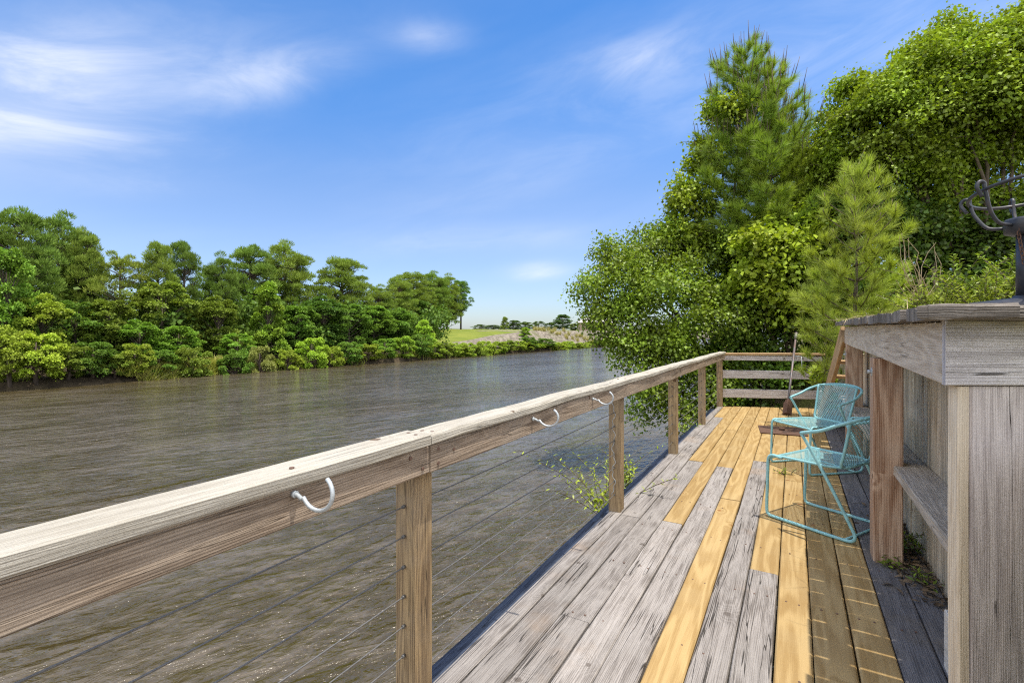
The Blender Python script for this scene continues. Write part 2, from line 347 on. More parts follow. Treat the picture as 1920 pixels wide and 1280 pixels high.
hs = g.n('ShaderNodeHueSaturation'); g.set(hs.inputs['Color'], sky.outputs[0]); g.set(hs.inputs['Saturation'], g.m('MULTIPLY_ADD', g.sm(dot(dirv, (0, 0, 1)), -0.02, 0.5), 0.29, 1.10)); hs.inputs['Value'].default_value = 0.80
g.set(hs.inputs['Value'], g.m('MULTIPLY_ADD', g.sm(dot(dirv, (0, 0, 1)), 0.0, 0.45), 0.25, 0.57))
skyb = g.mix(1.0, hs.outputs[0], g.mix(g.sm(dot(dirv, (0, 0, 1)), 0.0, 0.3), (0.86, 0.96, 1.2, 1), (1.19, 0.97, 1.0, 1)), 'MULTIPLY')
skyc = g.mix(cl, skyb, (4.2, 4.3, 4.6, 1))
bank = g.m('MULTIPLY', g.m('MULTIPLY', g.sm(dot(dirv, FW), 0.42, 0.02), g.sm(dot(dirv, (0, 0, 1)), 0.02, 0.2)), g.sm(streak_soft, 0.25, 0.55))  # added bright cloud bank outside the view, fills the shaded sides with light
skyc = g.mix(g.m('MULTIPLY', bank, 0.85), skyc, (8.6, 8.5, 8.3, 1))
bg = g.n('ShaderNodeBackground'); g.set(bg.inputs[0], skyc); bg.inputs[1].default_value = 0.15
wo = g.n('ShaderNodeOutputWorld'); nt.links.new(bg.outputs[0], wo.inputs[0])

sl = bpy.data.lights.new('sun', 'SUN'); sl.energy = 2.85; sl.angle = R(0.53); sl.color = (1.0, 0.93, 0.82)
so = bpy.data.objects.new('sun', sl); COL.objects.link(so); so.rotation_euler = Vector(-SUN).to_track_quat('-Z', 'Y').to_euler(); so.location = (5, 0, 30)

cam = bpy.data.cameras.new('camera'); cam.sensor_width = 36; cam.lens = FPX/1920*36; cam.shift_y = -(640-HZ)/1920
cam.clip_start = 0.05; cam.clip_end = 5000
co = bpy.data.objects.new('camera', cam); COL.objects.link(co); co.location = (0, 0, CH); co.rotation_euler = (R(90), 0, R(30))
scn.camera = co
scn.view_settings.view_transform = 'Standard'; scn.view_settings.look = 'None'; scn.view_settings.exposure = 0.82; scn.view_settings.gamma = 1
cy = scn.cycles
cy.max_bounces = 7; cy.diffuse_bounces = 4; cy.glossy_bounces = 3; cy.transmission_bounces = 4; cy.transparent_max_bounces = 6
cy.use_denoising = False; cy.adaptive_threshold = 0.004; cy.pixel_filter_type = 'BLACKMAN_HARRIS'; cy.filter_width = 1.2; cy.caustics_reflective = False; cy.caustics_refractive = False; cy.sample_clamp_indirect = 6; cy.sample_clamp_direct = 3

# ---------------------------------------------------------------- terrain and water
def ss(x, a, b):
    t = np.clip((x-a)/(b-a), 0, 1); return t*t*(3-2*t)
def ground_z(X, Y):
    X = np.asarray(X, float); Y = np.asarray(Y, float)
    bank = SHORE + 0.5*np.sin(Y*0.21)+0.3*np.sin(Y*0.53+1)
    s = bank - X
    plat = -0.5 + 2.15*ss(Y, 45, 82)
    far = -2.6 + 1.3*ss(s, -0.05, 0.55) + (plat+1.3)*ss(s, 0.5, 6.5) + 0.55*ss(s, 8, 45) + 0.4*ss(s, 60, 300)
    far = far + 0.06*np.sin(X*0.9+Y*0.5)*ss(s, 1, 4)
    nearS = np.where(Y < 10.15, 0.69, 0.2) - 2.6*ss(Y, 10.15, 12.5)
    t = X-nearS
    stp = np.where(Y < 10.15, ss(t, -0.03, 0.015), ss(t, -1.0, 3.2))
    top = 1.02 + 0.62*ss(Y, 6.4, 7.4)*ss(X, 0.68, 1.5) + 0.45*ss(X, 2.2, 4.5) + 0.9*ss(X, 4, 12) + 0.6*ss(X, 20, 120)
    near = -2.6 + (top+2.6)*stp + 0.03*np.sin(X*3.1+Y*2.3)*stp
    return np.where(X < -18, far, near)
gx = np.concatenate([np.arange(-1500, -120, 90), np.arange(-120, -60, 4), np.arange(-60, -33.5, 0.7), [-30, -22, -14, -8], np.arange(-6, 0.6, 0.4), [0.66, 0.675, 0.69, 0.705, 0.72], np.arange(1, 10, 0.4), np.arange(10, 40, 3), np.arange(40, 120, 10), np.arange(120, 1600, 120)])
gy = np.concatenate([np.arange(-300, -20, 40), np.arange(-20, 0, 5), np.arange(0, 10, 0.5), [10.14, 10.16], np.arange(10.4, 14, 0.4), np.arange(14, 40, 2), np.arange(40, 120, 1.2), np.arange(120, 400, 10), np.arange(400, 2600, 150)])
GX, GY = np.meshgrid(gx, gy); GZ = ground_z(GX, GY)
nx, ny = len(gx), len(gy)
ii = (np.arange(ny-1)[:, None]*nx+np.arange(nx-1)[None]).ravel()
gme = arr_mesh('ground', np.stack([GX, GY, GZ], -1), np.stack([ii, ii+1, ii+nx+1, ii+nx], 1), True)
S_ = SHORE-GX
lawn = ss(S_, 6.0, 7.6)*ss(GY, 40, 46)*(1-ss(GY, 72, 82)*(1-ss(S_, 16, 22)))
grav = ss(S_, 1.2, 2.2)*ss(GY, 44, 48)*(1-lawn)*(1-ss(S_, 20, 26))
fara = ss(S_, 55, 80)
att = gme.color_attributes.new('cover', 'FLOAT_COLOR', 'POINT')
att.data.foreach_set('color', np.stack([lawn, grav, (GX > -18)*1.0, np.ones_like(lawn)], -1).astype(np.float32).ravel())
m, nt, out = new_mat('ground_cover'); g = NT(nt)
vc = g.n('ShaderNodeVertexColor', layer_name='cover'); sp = g.n('ShaderNodeSeparateColor'); g.set(sp.inputs[0], vc.outputs[0])
pos = g.n('ShaderNodeNewGeometry').outputs['Position']
n1 = g.noise(pos, 0.35, 6, 0.65); n2 = g.noise(pos, 6, 5, 0.7); n3 = g.noise(pos, 1.7, 6, 0.7)
soil = g.mix(g.sm(n3, 0.35, 0.65), (0.035, 0.027, 0.018, 1), (0.085, 0.065, 0.04, 1))
nearsoil = g.mix(g.sm(n3, 0.4, 0.6), (0.16, 0.13, 0.08, 1), (0.17, 0.18, 0.06, 1))
lawnc = g.mix(g.sm(n1, 0.35, 0.65), (0.125, 0.17, 0.024, 1), (0.19, 0.215, 0.036, 1)); lawnc = g.mix(g.m('MULTIPLY', g.sm(n2, 0.4, 0.7), 0.3), lawnc, (0.23, 0.22, 0.06, 1))
gravc = g.mix(g.sm(n3, 0.4, 0.62), (0.125, 0.107, 0.083, 1), (0.30, 0.262, 0.21, 1)); gravc = g.mix(g.m('MULTIPLY', g.sm(n1, 0.5, 0.64), 0.6), gravc, (0.12, 0.13, 0.05, 1))
col = g.mix(sp.outputs[2], soil, nearsoil)
edge = g.m('MULTIPLY_ADD', n3, 0.5, -0.25)
col = g.mix(g.sm(g.m('ADD', sp.outputs[1], edge), 0.4, 0.6), col, gravc)
col = g.mix(g.sm(g.m('ADD', sp.outputs[0], edge), 0.4, 0.6), col, lawnc)
p = g.n('ShaderNodeBsdfPrincipled'); g.set(p.inputs['Base Color'], col); p.inputs['Roughness'].default_value = 1.0; p.inputs['Specular IOR Level'].default_value = 0.1
bp = g.n('ShaderNodeBump'); bp.inputs['Strength'].default_value = 0.6; bp.inputs['Distance'].default_value = 0.08; g.set(bp.inputs['Height'], g.m('ADD', n2, n3)); g.set(p.inputs['Normal'], bp.outputs[0])
nt.links.new(p.outputs[0], out.inputs[0])
tag(link('ground', gme, mat=m), 'lawn, grey gravel slope and dark soil of the river banks', 'ground', kind='structure')

m, nt, out = new_mat('river_water'); g = NT(nt)
pos = g.n('ShaderNodeNewGeometry').outputs['Position']
def rot(vec, ang, sc):
    a = g.n('ShaderNodeMapping'); g.set(a.inputs['Vector'], vec); a.inputs['Rotation'].default_value = (0, 0, R(-ang))
    return g.mapv(a.outputs[0], sc)
big = g.noise(rot(pos, 70, (0.45, 1.5, 1)), 1.0, 3, 0.5, dist=0.6)
mid = g.noise(rot(pos, 80, (1.7, 3.8, 1)), 1.0, 4, 0.6, dist=0.8)
mid2 = g.noise(rot(pos, 52, (2.1, 4.8, 1)), 1.0, 3, 0.55, dist=0.6)
fin = g.noise(rot(pos, 66, (6, 20, 1)), 1.0, 3, 0.55, dist=0.4)
gust = g.noise(rot(pos, 75, (0.05, 0.16, 1)), 1.0, 3, 0.5)
amp = g.m('MULTIPLY_ADD', g.sm(gust, 0.35, 0.65), 0.7, 0.6)
h = g.m('ADD', g.m('MULTIPLY', big, 0.20), g.m('ADD', g.m('MULTIPLY', g.m('ADD', mid, mid2), 0.085), g.m('MULTIPLY', fin, 0.022)))
h = g.m('ADD', h, g.m('MULTIPLY', g.noise(pos, 4.2, 3, 0.55, dist=0.7), 0.05))
h = g.m('MULTIPLY', g.m('MULTIPLY', h, amp), 0.72)
p = g.n('ShaderNodeBsdfPrincipled')
tone = g.m('ADD', g.m('MULTIPLY', g.m('SUBTRACT', g.noise(rot(pos, 62, (4.2, 9.0, 1)), 1.0, 4, 0.62, dist=.9), 0.5), 0.42), g.m('ADD', g.m('MULTIPLY', mid, 0.33), g.m('ADD', g.m('MULTIPLY', mid2, 0.25), g.m('MULTIPLY', g.noise(rot(pos, 75, (0.36, 0.8, 1)), 1.0, 3, 0.55, dist=.5), 0.42))))
wc = g.mix(g.sm(tone, 0.41, 0.60), (0.060, 0.045, 0.016, 1), (0.112, 0.091, 0.060, 1)); g.set(p.inputs['Base Color'], wc)  # ripple lights and darks painted into the base colour, on top of the reflections
p.inputs['Roughness'].default_value = 0.06; p.inputs['IOR'].default_value = 1.6
bp = g.n('ShaderNodeBump'); bp.inputs['Strength'].default_value = 1.0; bp.inputs['Distance'].default_value = 1.0; g.set(bp.inputs['Height'], h); g.set(p.inputs['Normal'], bp.outputs[0])
nt.links.new(p.outputs[0], out.inputs[0])
wme = arr_mesh('water', [(-60, -300, WATER), (8, -300, WATER), (8, 2500, WATER), (-60, 2500, WATER)], [[0, 1, 2, 3]])
tag(link('water', wme, mat=m), 'brown rippled river water between the two banks', 'river', kind='structure')

# ---------------------------------------------------------------- foliage builders
def unit(v):
    return v/(np.linalg.norm(v, axis=-1, keepdims=True)+1e-9)
LEAF_T = np.array([[0, 0, 0], [0.46, 0.38, 0.10], [0, 1.0, -0.08], [-0.46, 0.38, 0.10], [0, 0.42, 0.0]]); LEAF_F = [[0, 1, 2, 4], [0, 4, 2, 3]]
LANCE_T = np.array([[0, 0, 0], [0.17, 0.4, 0.04], [0, 1.0, -0.1], [-0.17, 0.4, 0.04]]); LANCE_F = [[0, 1, 2, 3]]
CARD_T = np.array([[-0.35, 0, 0], [0.30, 0.15, 0.06], [0.42, 0.85, -0.05], [-0.28, 1.0, 0.05]]); CARD_F = [[0, 1, 2, 3]]
NEED_T = np.array([[-0.5, 0, 0], [0.5, 0, 0], [0.12, 1, 0], [-0.12, 1, 0]]); NEED_F = [[0, 1, 2, 3]]
def inst(P, A, N, S, T, F, W=None):
    A = unit(A); side = unit(np.cross(A, N)); N2 = np.cross(side, A)
    S = np.broadcast_to(np.asarray(S, float), (len(P),)); W = S if W is None else np.broadcast_to(np.asarray(W, float), (len(P),))
    V = P[:, None] + (W[:, None]*T[None, :, 0])[..., None]*side[:, None] + (S[:, None]*T[None, :, 1])[..., None]*A[:, None] + (W[:, None]*T[None, :, 2])[..., None]*N2[:, None]
    F = np.array(F); FF = (np.arange(len(P))*len(T))[:, None, None]+F[None]
    return V.reshape(-1, 3), FF.reshape(-1, F.shape[1])
class LB:
    """collects instanced leaf geometry"""
    def __init__(s): s.V = []; s.F = []; s.n = 0
    def add(s, VF):
        V, F = VF; s.V.append(V); s.F.append(F+s.n); s.n += len(V)
    def mesh(s, name, origin=(0, 0, 0)):
        return arr_mesh(name, np.concatenate(s.V)-np.asarray(origin, float), np.concatenate(s.F))
def rdir(n):
    return unit(rng.normal(size=(n, 3)))
def lobe_clusters(lobes, n, thick=0.13, zmin=None, rough=0.22):
    """points on the uneven shell of a union of ellipsoids, with outward directions"""
    L = np.array(lobes, float); C = L[:, :3]; Rr = L[:, 3:6]
    wgt = (Rr[:, 0]*Rr[:, 1]+Rr[:, 1]*Rr[:, 2]+Rr[:, 0]*Rr[:, 2]); wgt = wgt/wgt.sum()
    k = rng.choice(len(L), n, p=wgt); D = rdir(n); D[:, 2] = np.where(rng.random(n) < .72, np.abs(D[:, 2]), D[:, 2])
    ph = k*1.7
    bump = np.sin(D[:, 0]*5+ph)*np.sin(D[:, 1]*6+2*ph)*0.5+np.sin(D[:, 2]*7+D[:, 0]*4+ph)*0.4+np.sin(D[:, 0]*13+D[:, 2]*11+ph)*0.25
    f = (1-np.abs(rng.normal(0, thick, n)))*(1+rough*bump)
    P = C[k]+D*Rr[k]*f[:, None]; O = unit(D/Rr[k])
    keep = np.ones(n, bool)
    for j in range(len(L)):
        q = np.linalg.norm((P-C[j])/Rr[j], axis=1); keep &= ~((q < 0.68) & (k != j))
    if zmin is not None: keep &= P[:, 2] > zmin
    return P[keep], O[keep]
def broadleaf(lb, lobes, ncl, per=14, spread=0.13, size=(0.06, 0.1), T=LEAF_T, F=LEAF_F, hang=0.5, zmin=None, thick=0.13, up=0.6, rough=0.22, shoots=0, shootlen=(0.3, 0.8), twigs=None, droop=0.5):
    P, O = lobe_clusters(lobes, ncl, thick, zmin, rough)
    n = len(P)*per
    PP = np.repeat(P, per, 0)+rng.normal(0, spread, (n, 3))*np.array([1, 1, 0.75]); OO = np.repeat(O, per, 0)
    cr = np.repeat(rdir(len(P)), per, 0)
    A = OO*0.45+np.array([0, 0, -hang])+rng.normal(0, 0.55, (n, 3))+cr*0.3
    N = OO*0.5+np.array([0, 0, up])+rng.normal(0, 0.38, (n, 3))+cr*0.25
    lb.add(inst(PP, A, N, rng.uniform(size[0], size[1], n), T, F))
    if shoots:
        P, O = lobe_clusters(lobes, shoots*3, 0.03, zmin, rough)
        P, O = P[:shoots], O[:shoots]
        for i in range(len(P)):
            L = rng.uniform(*shootlen); d = unit(O[i]*0.7+np.array([0, 0, 0.75])+rng.normal(0, 0.45, 3)); m = int(L/0.045)
            t = np.linspace(0, 1, m)[:, None]
            path = P[i]-O[i]*0.1 + d*L*t + np.array([0, 0, -droop])*L*t*t
            if twigs is not None: twigs.tube(path[::max(1, m//5)], 0.004, 4, False)
            side = unit(np.cross(d, [0.1, 0.2, 1]))*(((np.arange(m) % 2)*2-1)[:, None])
            AA = side*0.8+d*0.5+rng.normal(0, 0.3, (m, 3))+np.array([0, 0, -0.3])
            NN = np.array([0, 0, 1.0])+rng.normal(0, 0.4, (m, 3))
            lb.add(inst(path, AA, NN, rng.uniform(size[0], size[1], m)*(1.05-0.55*t[:, 0]), T, F))
def tufts(lb, P, A, n, length, width, spread=(0.25, 1.0), along=0.0):
    """needle tufts: n needles fanning from each P round axis A"""
    k = len(P); A = unit(A); PP = np.repeat(P, n, 0); AA = np.repeat(A, n, 0); N = k*n
    Q = rng.normal(size=(N, 3)); Q = unit(Q-AA*np.sum(Q*AA, 1, keepdims=True))
    ang = rng.uniform(spread[0], spread[1], N)[:, None]
    D = AA*np.cos(ang)+Q*np.sin(ang)
    if along: PP = PP-AA*rng.uniform(0, along, N)[:, None]
    lb.add(inst(PP, D, rdir(N), rng.uniform(0.7, 1.1, N)*length, NEED_T, NEED_F, W=np.full(N, width)))
def px_lobes(rows):
    """(x, y, d, half-width px, half-height px, half-depth m) -> ellipsoids"""
    out = []
    for (x, y, d, a, b, c) in rows:
        p = at(x, y, d); rx = a/FPX*d; rz = b/FPX*d
        out.append((p[0], p[1], p[2], (rx+c)/2 if c else rx, (rx+c)/2 if c else rx, rz))
    return out

# ---------------------------------------------------------------- near trees and shrubs
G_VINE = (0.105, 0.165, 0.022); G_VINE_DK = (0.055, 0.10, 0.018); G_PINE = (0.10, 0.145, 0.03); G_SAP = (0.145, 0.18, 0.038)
def plant(name, base, label, cat, group=None): return thing(name, base, label, cat, group)
def stems(mb, base, targets, r=0.05):
    for t in targets:
        b = np.array(base)+np.array([rng.normal(0, .15), rng.normal(0, .15), 0]); t = np.array(t); n = 7
        pts = [b+(t-b)*k/n+np.array([math.sin(k*1.3+t[0])*0.06*k/n*3, math.cos(k*1.1+t[1])*0.06*k/n*3, 0.25*math.sin(math.pi*k/n)]) for k in range(n+1)]
        mb.tube(pts, [r*(1-0.8*k/n)+0.004 for k in range(n+1)], 7)
def bush(name, rows, label, cat, color, ncl, base, per=14, spread=0.13, size=(0.06, 0.1), shoots=60, T=LEAF_T, F=LEAF_F, mat='leaf', lumps=8, **kw):
    lob = px_lobes(rows); lb = LB(); tw = MB(base); main = list(lob)
    for l in main:
        for _ in range(lumps):
            D = rdir(1)[0]; D[2] = abs(D[2])*.9+.1 if rng.random() < .65 else D[2]; r_ = rng.uniform(.22, .44)
            c_ = np.array(l[:3])+D*np.array(l[3:])*rng.uniform(.95, 1.25); lob.append((*c_, l[3]*r_, l[4]*r_, l[5]*r_*.8))
    broadleaf(lb, lob, ncl, per, spread, size, T, F, shoots=shoots, twigs=tw, **kw)
    t = plant(name, base, label, cat)
    link('leaves', lb.mesh('leaves', base), t, M[mat], color)
    stems(tw, base, [np.array(l[:3])+np.array([0, 0, 0.2*l[5]]) for l in main]); tw.build('stems', M['twig'], t)
    return t
# shrub leaning out over the water at the end of the deck
bush('vine_covered_shrub', [(1175, 520, 11.6, 50, 50, .7), (1225, 480, 12.0, 46, 40, .7), (1150, 480, 11.8, 24, 26, .3), (1262, 465, 12.2, 36, 36, .5), (1250, 570, 11.2, 80, 75, .9), (1112, 545, 11.0, 30, 26, .4), (1130, 608, 10.9, 30, 36, .4), (1180, 600, 11.0, 50, 50, .6), (1205, 680, 10.5, 36, 50, .5), (1222, 750, 10.1, 26, 48, .4), (1260, 680, 10.7, 46, 60, .6), (1255, 770, 10.3, 26, 36, .4), (1310, 510, 12.3, 75, 70, 1.0), (1335, 625, 11.2, 85, 80, 1.0), (1318, 730, 10.8, 56, 75, .8)],
     'leafy vine covered shrub leaning out over the water past the far deck corner', 'shrub', (0.080, 0.125, 0.018), 5200, at(1400, 780, 11.4), size=(0.04, 0.085), shoots=200, per=14, droop=.9, shootlen=(0.25, 0.75), spread=.15, lumps=9, hang=.7)
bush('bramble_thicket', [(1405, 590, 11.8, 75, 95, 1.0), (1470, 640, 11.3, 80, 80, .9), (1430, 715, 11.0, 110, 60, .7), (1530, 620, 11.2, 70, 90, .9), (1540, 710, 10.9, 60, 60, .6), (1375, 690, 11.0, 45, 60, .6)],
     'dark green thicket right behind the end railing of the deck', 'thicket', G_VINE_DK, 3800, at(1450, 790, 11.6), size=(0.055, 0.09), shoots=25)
bush('wild_grape_vine', [(1440, 470, 10.6, 48, 40, .5), (1480, 520, 10.4, 55, 55, .6), (1425, 545, 10.6, 45, 40, .5), (1530, 450, 10.8, 70, 75, .8), (1490, 580, 10.3, 40, 45, .5), (1570, 350, 11.2, 60, 60, .7)],
     'bright grape vine with broad sunlit leaves between the tall pines and young pine', 'vine', (0.145, 0.195, 0.024), 1800, at(1500, 760, 10.6), size=(0.08, 0.125), shoots=60)
bush('climbing_vine', [(1296, 400, 12.0, 34, 50, .5), (1322, 318, 12.2, 24, 45, .4), (1345, 225, 12.4, 20, 30, .3), (1285, 462, 11.9, 34, 34, .5), (1372, 215, 11.6, 22, 26, .3)],
     'vine with yellow green leaves climbing the left side of the tallest pine', 'vine', (0.12, 0.165, 0.02), 750, at(1400, 780, 12.7), size=(0.06, 0.10), shoots=60)
bush('vine_covered_tree', [(1760, 165, 9.7, 85, 55, .9), (1850, 125, 9.5, 80, 60, .9), (1665, 235, 9.8, 75, 55, .8), (1600, 258, 10.2, 44, 46, .6), (1725, 235, 9.5, 80, 45, .8), (1835, 200, 9.2, 95, 50, .8), (1784, 75, 10.2, 24, 34, .3), (1720, 118, 10.1, 20, 26, .3), (1905, 66, 9.8, 36, 36, .4), (1960, 140, 9.3, 110, 80, .9), (1645, 330, 9.8, 65, 60, .7), (1730, 325, 10.1, 75, 60, .7), (1830, 315, 10.3, 95, 70, .7), (1800, 410, 10.3, 110, 70, .7), (1930, 310, 10.3, 90, 110, .8), (1592, 172, 10.3, 20, 20, .25)],
     'big tree smothered in vines filling the upper right of the photo', 'tree', (0.110, 0.158, 0.022), 11500, at(1830, 640, 9.6), size=(0.03, 0.09), shoots=420, per=17, shootlen=(0.35, 1.0), lumps=9)
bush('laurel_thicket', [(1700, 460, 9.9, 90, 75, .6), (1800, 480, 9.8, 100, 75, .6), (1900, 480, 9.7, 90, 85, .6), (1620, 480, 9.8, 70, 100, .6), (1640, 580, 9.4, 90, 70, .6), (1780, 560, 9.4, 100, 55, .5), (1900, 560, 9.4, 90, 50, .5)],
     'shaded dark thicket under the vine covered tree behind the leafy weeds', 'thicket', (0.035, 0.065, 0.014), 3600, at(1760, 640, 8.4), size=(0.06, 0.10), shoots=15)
bush('willow_leaved_tree', [(1508, 300, 12.8, 34, 40, .5), (1565, 235, 12.2, 28, 26, .35), (1490, 360, 12.6, 40, 60, .6), (1640, 172, 11.2, 34, 22, .3), (1530, 350, 12.4, 45, 60, .6)],
     'airy small leaved tree poking up between the pines and the vine covered tree', 'tree', (0.10, 0.15, 0.025), 650, at(1530, 740, 12.4), T=LANCE_T, F=LANCE_F, size=(0.08, 0.13), shoots=110, shootlen=(0.4, 0.9))

def near_pine(name, base, top, spreadr, z0f, whorls, label, color, need=0.16, nn=46, width=0.0045, candle=0.25, group=None, bend=(0, 0)):
    base = np.array(base); top = np.array(top); H = top[2]-base[2]; t = thing(name, base, label, 'pine', group)
    mb = MB(base); n = 14
    tr = [base+(top-base)*k/n+np.array([bend[0]*math.sin(math.pi*k/n), bend[1]*math.sin(math.pi*k/n), 0]) for k in range(n+1)]
    mb.tube(tr, [max(0.008, 0.013*H*(1-k/n)) for k in range(n+1)], 8); mb.build('trunk', M['bark'], t)
    br = MB(base); P = []; A = []; CP = []; CA = []
    def trunk_at(f):
        q = f*n; i = min(int(q), n-1); return tr[i]+(tr[i+1]-tr[i])*(q-i)
    for wv in range(whorls):
        f = z0f+(1-z0f)*((wv+0.5)/whorls)**0.92; q = 1-(f-z0f)/(1-z0f)
        L = spreadr*(0.16+0.84*q**0.85)
        k = int(rng.integers(4, 7)); a0 = rng.uniform(0, 6.28)
        for j in range(k):
            a = a0+6.283*j/k+rng.normal(0, .2); l = L*rng.uniform(0.7, 1.15)
            rise = 0.35+0.75*(1-q)
            o = trunk_at(f); d = np.array([math.cos(a), math.sin(a), 0])
            pts = [o+d*l*s+np.array([0, 0, l*(rise*s*0.6+0.35*s*s)]) for s in np.linspace(0, 1, 6)]
            br.tube(pts, [0.004+0.02*l*(1-s)*0.7 for s in np.linspace(0, 1, 6)], 5, False)
            axis = unit(pts[-1]-pts[-2]+np.array([0, 0, 0.25*l]))
            P.append(pts[-1]); A.append(axis); CP.append(pts[-1]); CA.append(axis)
            ns = max(2, int(l/0.13))
            for s in np.linspace(0.35, 0.97, ns):
                pt = o+d*l*s+np.array([0, 0, l*(rise*s*0.6+0.35*s*s)]); P.append(pt); A.append(axis+rng.normal(0, .25, 3))
                if l > 0.4 and rng.random() < 0.85:
                    sdv = np.cross(d, [0, 0, 1])*rng.choice([-1, 1]); l2 = l*rng.uniform(0.18, 0.42)*(1.1-s*0.5)
                    e = pt+unit(sdv+d*0.8+np.array([0, 0, 0.45]))*l2; br.tube([pt, (pt+e)/2+np.array([0, 0, -.01]), e], [0.007, 0.005, 0.004], 4, False)
                    ax = unit(e-pt+np.array([0, 0, 0.3*l2])); P += [e, (pt+e)/2]; A += [ax, ax]; CP.append(e); CA.append(ax)
    P.append(top); A.append(np.array([0, 0, 1.0])); CP.append(top); CA.append(np.array([0, 0, 1.0]))
    for s in np.linspace(0.86, 1, 8): P.append(trunk_at(s)); A.append(np.array([0, 0, 1.0]))
    lb = LB(); P = np.array(P); A = np.array(A)
    tufts(lb, P, A, nn, need, width, (0.12, 0.95), along=0.1)
    link('needles', lb.mesh('needles', base), t, M['needle'], color)
    hi = np.array(CP); up = hi[:, 2] > base[2]+H*0.7
    for q, ax in zip(hi[up], np.array(CA)[up]):
        l = candle*rng.uniform(0.5, 1.2); e = q+unit(ax*0.4+np.array([0, 0, 1.0]))*l; br.tube([q, (q+e)/2, e], [0.009, 0.008, 0.004], 5)
    br.build('limbs', M['twig'], t)
    return t
near_pine('pine_tree', at(1415, 740, 12.0), at(1386, 108, 12.0), 2.0, 0.26, 19, 'tallest pine at the end of the deck with upright shoots at its tip', G_PINE, need=0.21, nn=60, width=0.007, candle=0.45, bend=(0.25, 0))
near_pine('pine_tree', at(1452, 740, 11.5), at(1442, 135, 11.5), 1.25, 0.34, 16, 'second pine crowding the right side of the tallest pine', (0.125, 0.165, 0.03), need=0.21, nn=60, width=0.007, candle=0.4)
near_pine('pine_tree', at(1600, 690, 6.6), at(1612, 318, 6.6), 0.76, 0.05, 12, 'young yellow green pine growing beside the raised platform', G_SAP, need=0.16, nn=62, width=0.0042, candle=0.1)
near_pine('pine_tree', at(1545, 760, 7.6), at(1552, 560, 7.6), 0.45, 0.1, 6, 'small pine sapling below the young pine, near the end railing', G_SAP, need=0.16, nn=60, width=0.0036, candle=0.05)

# weeds and small plants
def sprigs(name, base, label, cat, n, H, color, size, T=LANCE_T, F=LANCE_F, lean=0.35, ppm=26, mat='leaf', group=None, lean_dir=(0, 0, 0)):
    base = np.array(base); t = thing(name, base, label, cat, group); lb = LB(); mb = MB(base)
    for i in range(n):
        L = H*rng.uniform(0.55, 1.1); d = unit(np.array([rng.normal(0, lean), rng.normal(0, lean), 1.0])+np.array(lean_dir)); bend = rng.normal(0, .25, 3); bend[2] = -0.15
        m = max(5, int(L*ppm)); tt = np.linspace(0.12, 1, m)[:, None]
        path = base+np.array([rng.normal(0, .03), rng.normal(0, .03), 0])+d*L*tt+bend*L*tt*tt
        mb.tube([base]+list(path[::max(1, m//5)]), 0.003, 4, False)
        sd = unit(np.cross(d, [0.3, 0.7, .2])); a = np.arange(m)*2.4
        AA = sd*np.cos(a)[:, None]+np.cross(d, sd)*np.sin(a)[:, None]+d*0.5+rng.normal(0, .2, (m, 3))
        lb.add(inst(path, AA, np.array([0, 0, 1.0])+rng.normal(0, .35, (m, 3)), rng.uniform(.7, 1.1, m)*size*(1.1-.5*tt[:, 0]), T, F))
    link('leaves', lb.mesh('leaves', base), t, M[mat], color); mb.build('stems', M['twig'], t); return t
sprigs('riverside_weed', at(1185, 990, 4.1)+np.array([-.22, 0, 0]), 'leggy pale green weed growing beside the deck behind the second post', 'weed', 20, 0.70, (0.16, 0.21, 0.035), 0.075, lean=0.4, lean_dir=(-0.22, 0.15, 0), ppm=34)
sprigs('riverside_weed', at(1225, 930, 4.9)+np.array([-.25, 0, 0]), 'pale green weed between the second and third posts outside the deck', 'weed', 18, 0.55, (0.15, 0.2, 0.035), 0.07, lean=0.4, lean_dir=(-.15, 0, 0), ppm=34)
sprigs('riverside_weed', at(1330, 830, 7.4)+np.array([-.25, 0, 0]), 'leafy weed outside the cables near the fourth post', 'weed', 16, 0.7, (0.13, 0.2, 0.03), 0.09, lean=0.6)
sprigs('deck_weed', at(1472, 890, 4.55)*np.array([1, 1, 0]), 'tiny weed sprouting between deck boards under the rear chair', 'weed', 7, 0.10, (0.12, 0.16, 0.03), 0.04, lean=0.8, ppm=80)
sprigs('vine_sprig', at(1528, 725, 7.4), 'broad leaved vine sprig hanging before the right end of the end railing', 'vine', 5, 0.5, (0.14, 0.2, 0.03), 0.13, T=LEAF_T, F=LEAF_F, lean=0.4, ppm=18)
for i, (x, d, hh, lab) in enumerate([(1712, 5.7, .45, 'leafy weed clump nearest the young pine on the bank'), (1752, 5.4, .60, 'leafy weed clump just right of the dry stalks on the bank'), (1800, 5.5, .75, 'tallest leafy weed clump midway between the dry stalks and the iron stand'), (1842, 5.2, .62, 'weed clump left of the black iron stand base'), (1882, 5.4, .80, 'weed clump standing right beside the black iron stand pole'), (1925, 5.1, .75, 'weed clump half hidden behind the black iron stand pole')]):
    base = at(x, 560, d); base[2] = float(ground_z(base[0], base[1]))-.02
    sprigs('bank_weed', base, lab, 'weed', 26, hh, (0.115, 0.15, 0.035) if i % 2 else (0.085, 0.13, 0.03), .10, lean=.5, ppm=42, group='leafy weed clumps on the bank behind the platform')
def grass_mass(name, pts, H, label, color, cat='grass', width=0.006, kind='stuff', lean=0.5):
    n = len(pts); A = np.stack([rng.normal(0, lean, n), rng.normal(0, lean, n), np.ones(n)], 1)
    lb = LB(); lb.add(inst(pts, A, rdir(n), H*rng.uniform(.4, 1.1, n), NEED_T, NEED_F, W=np.full(n, width)))
    return tag(link(name, lb.mesh(name), None, M['grass'], color), label, cat, kind=kind)
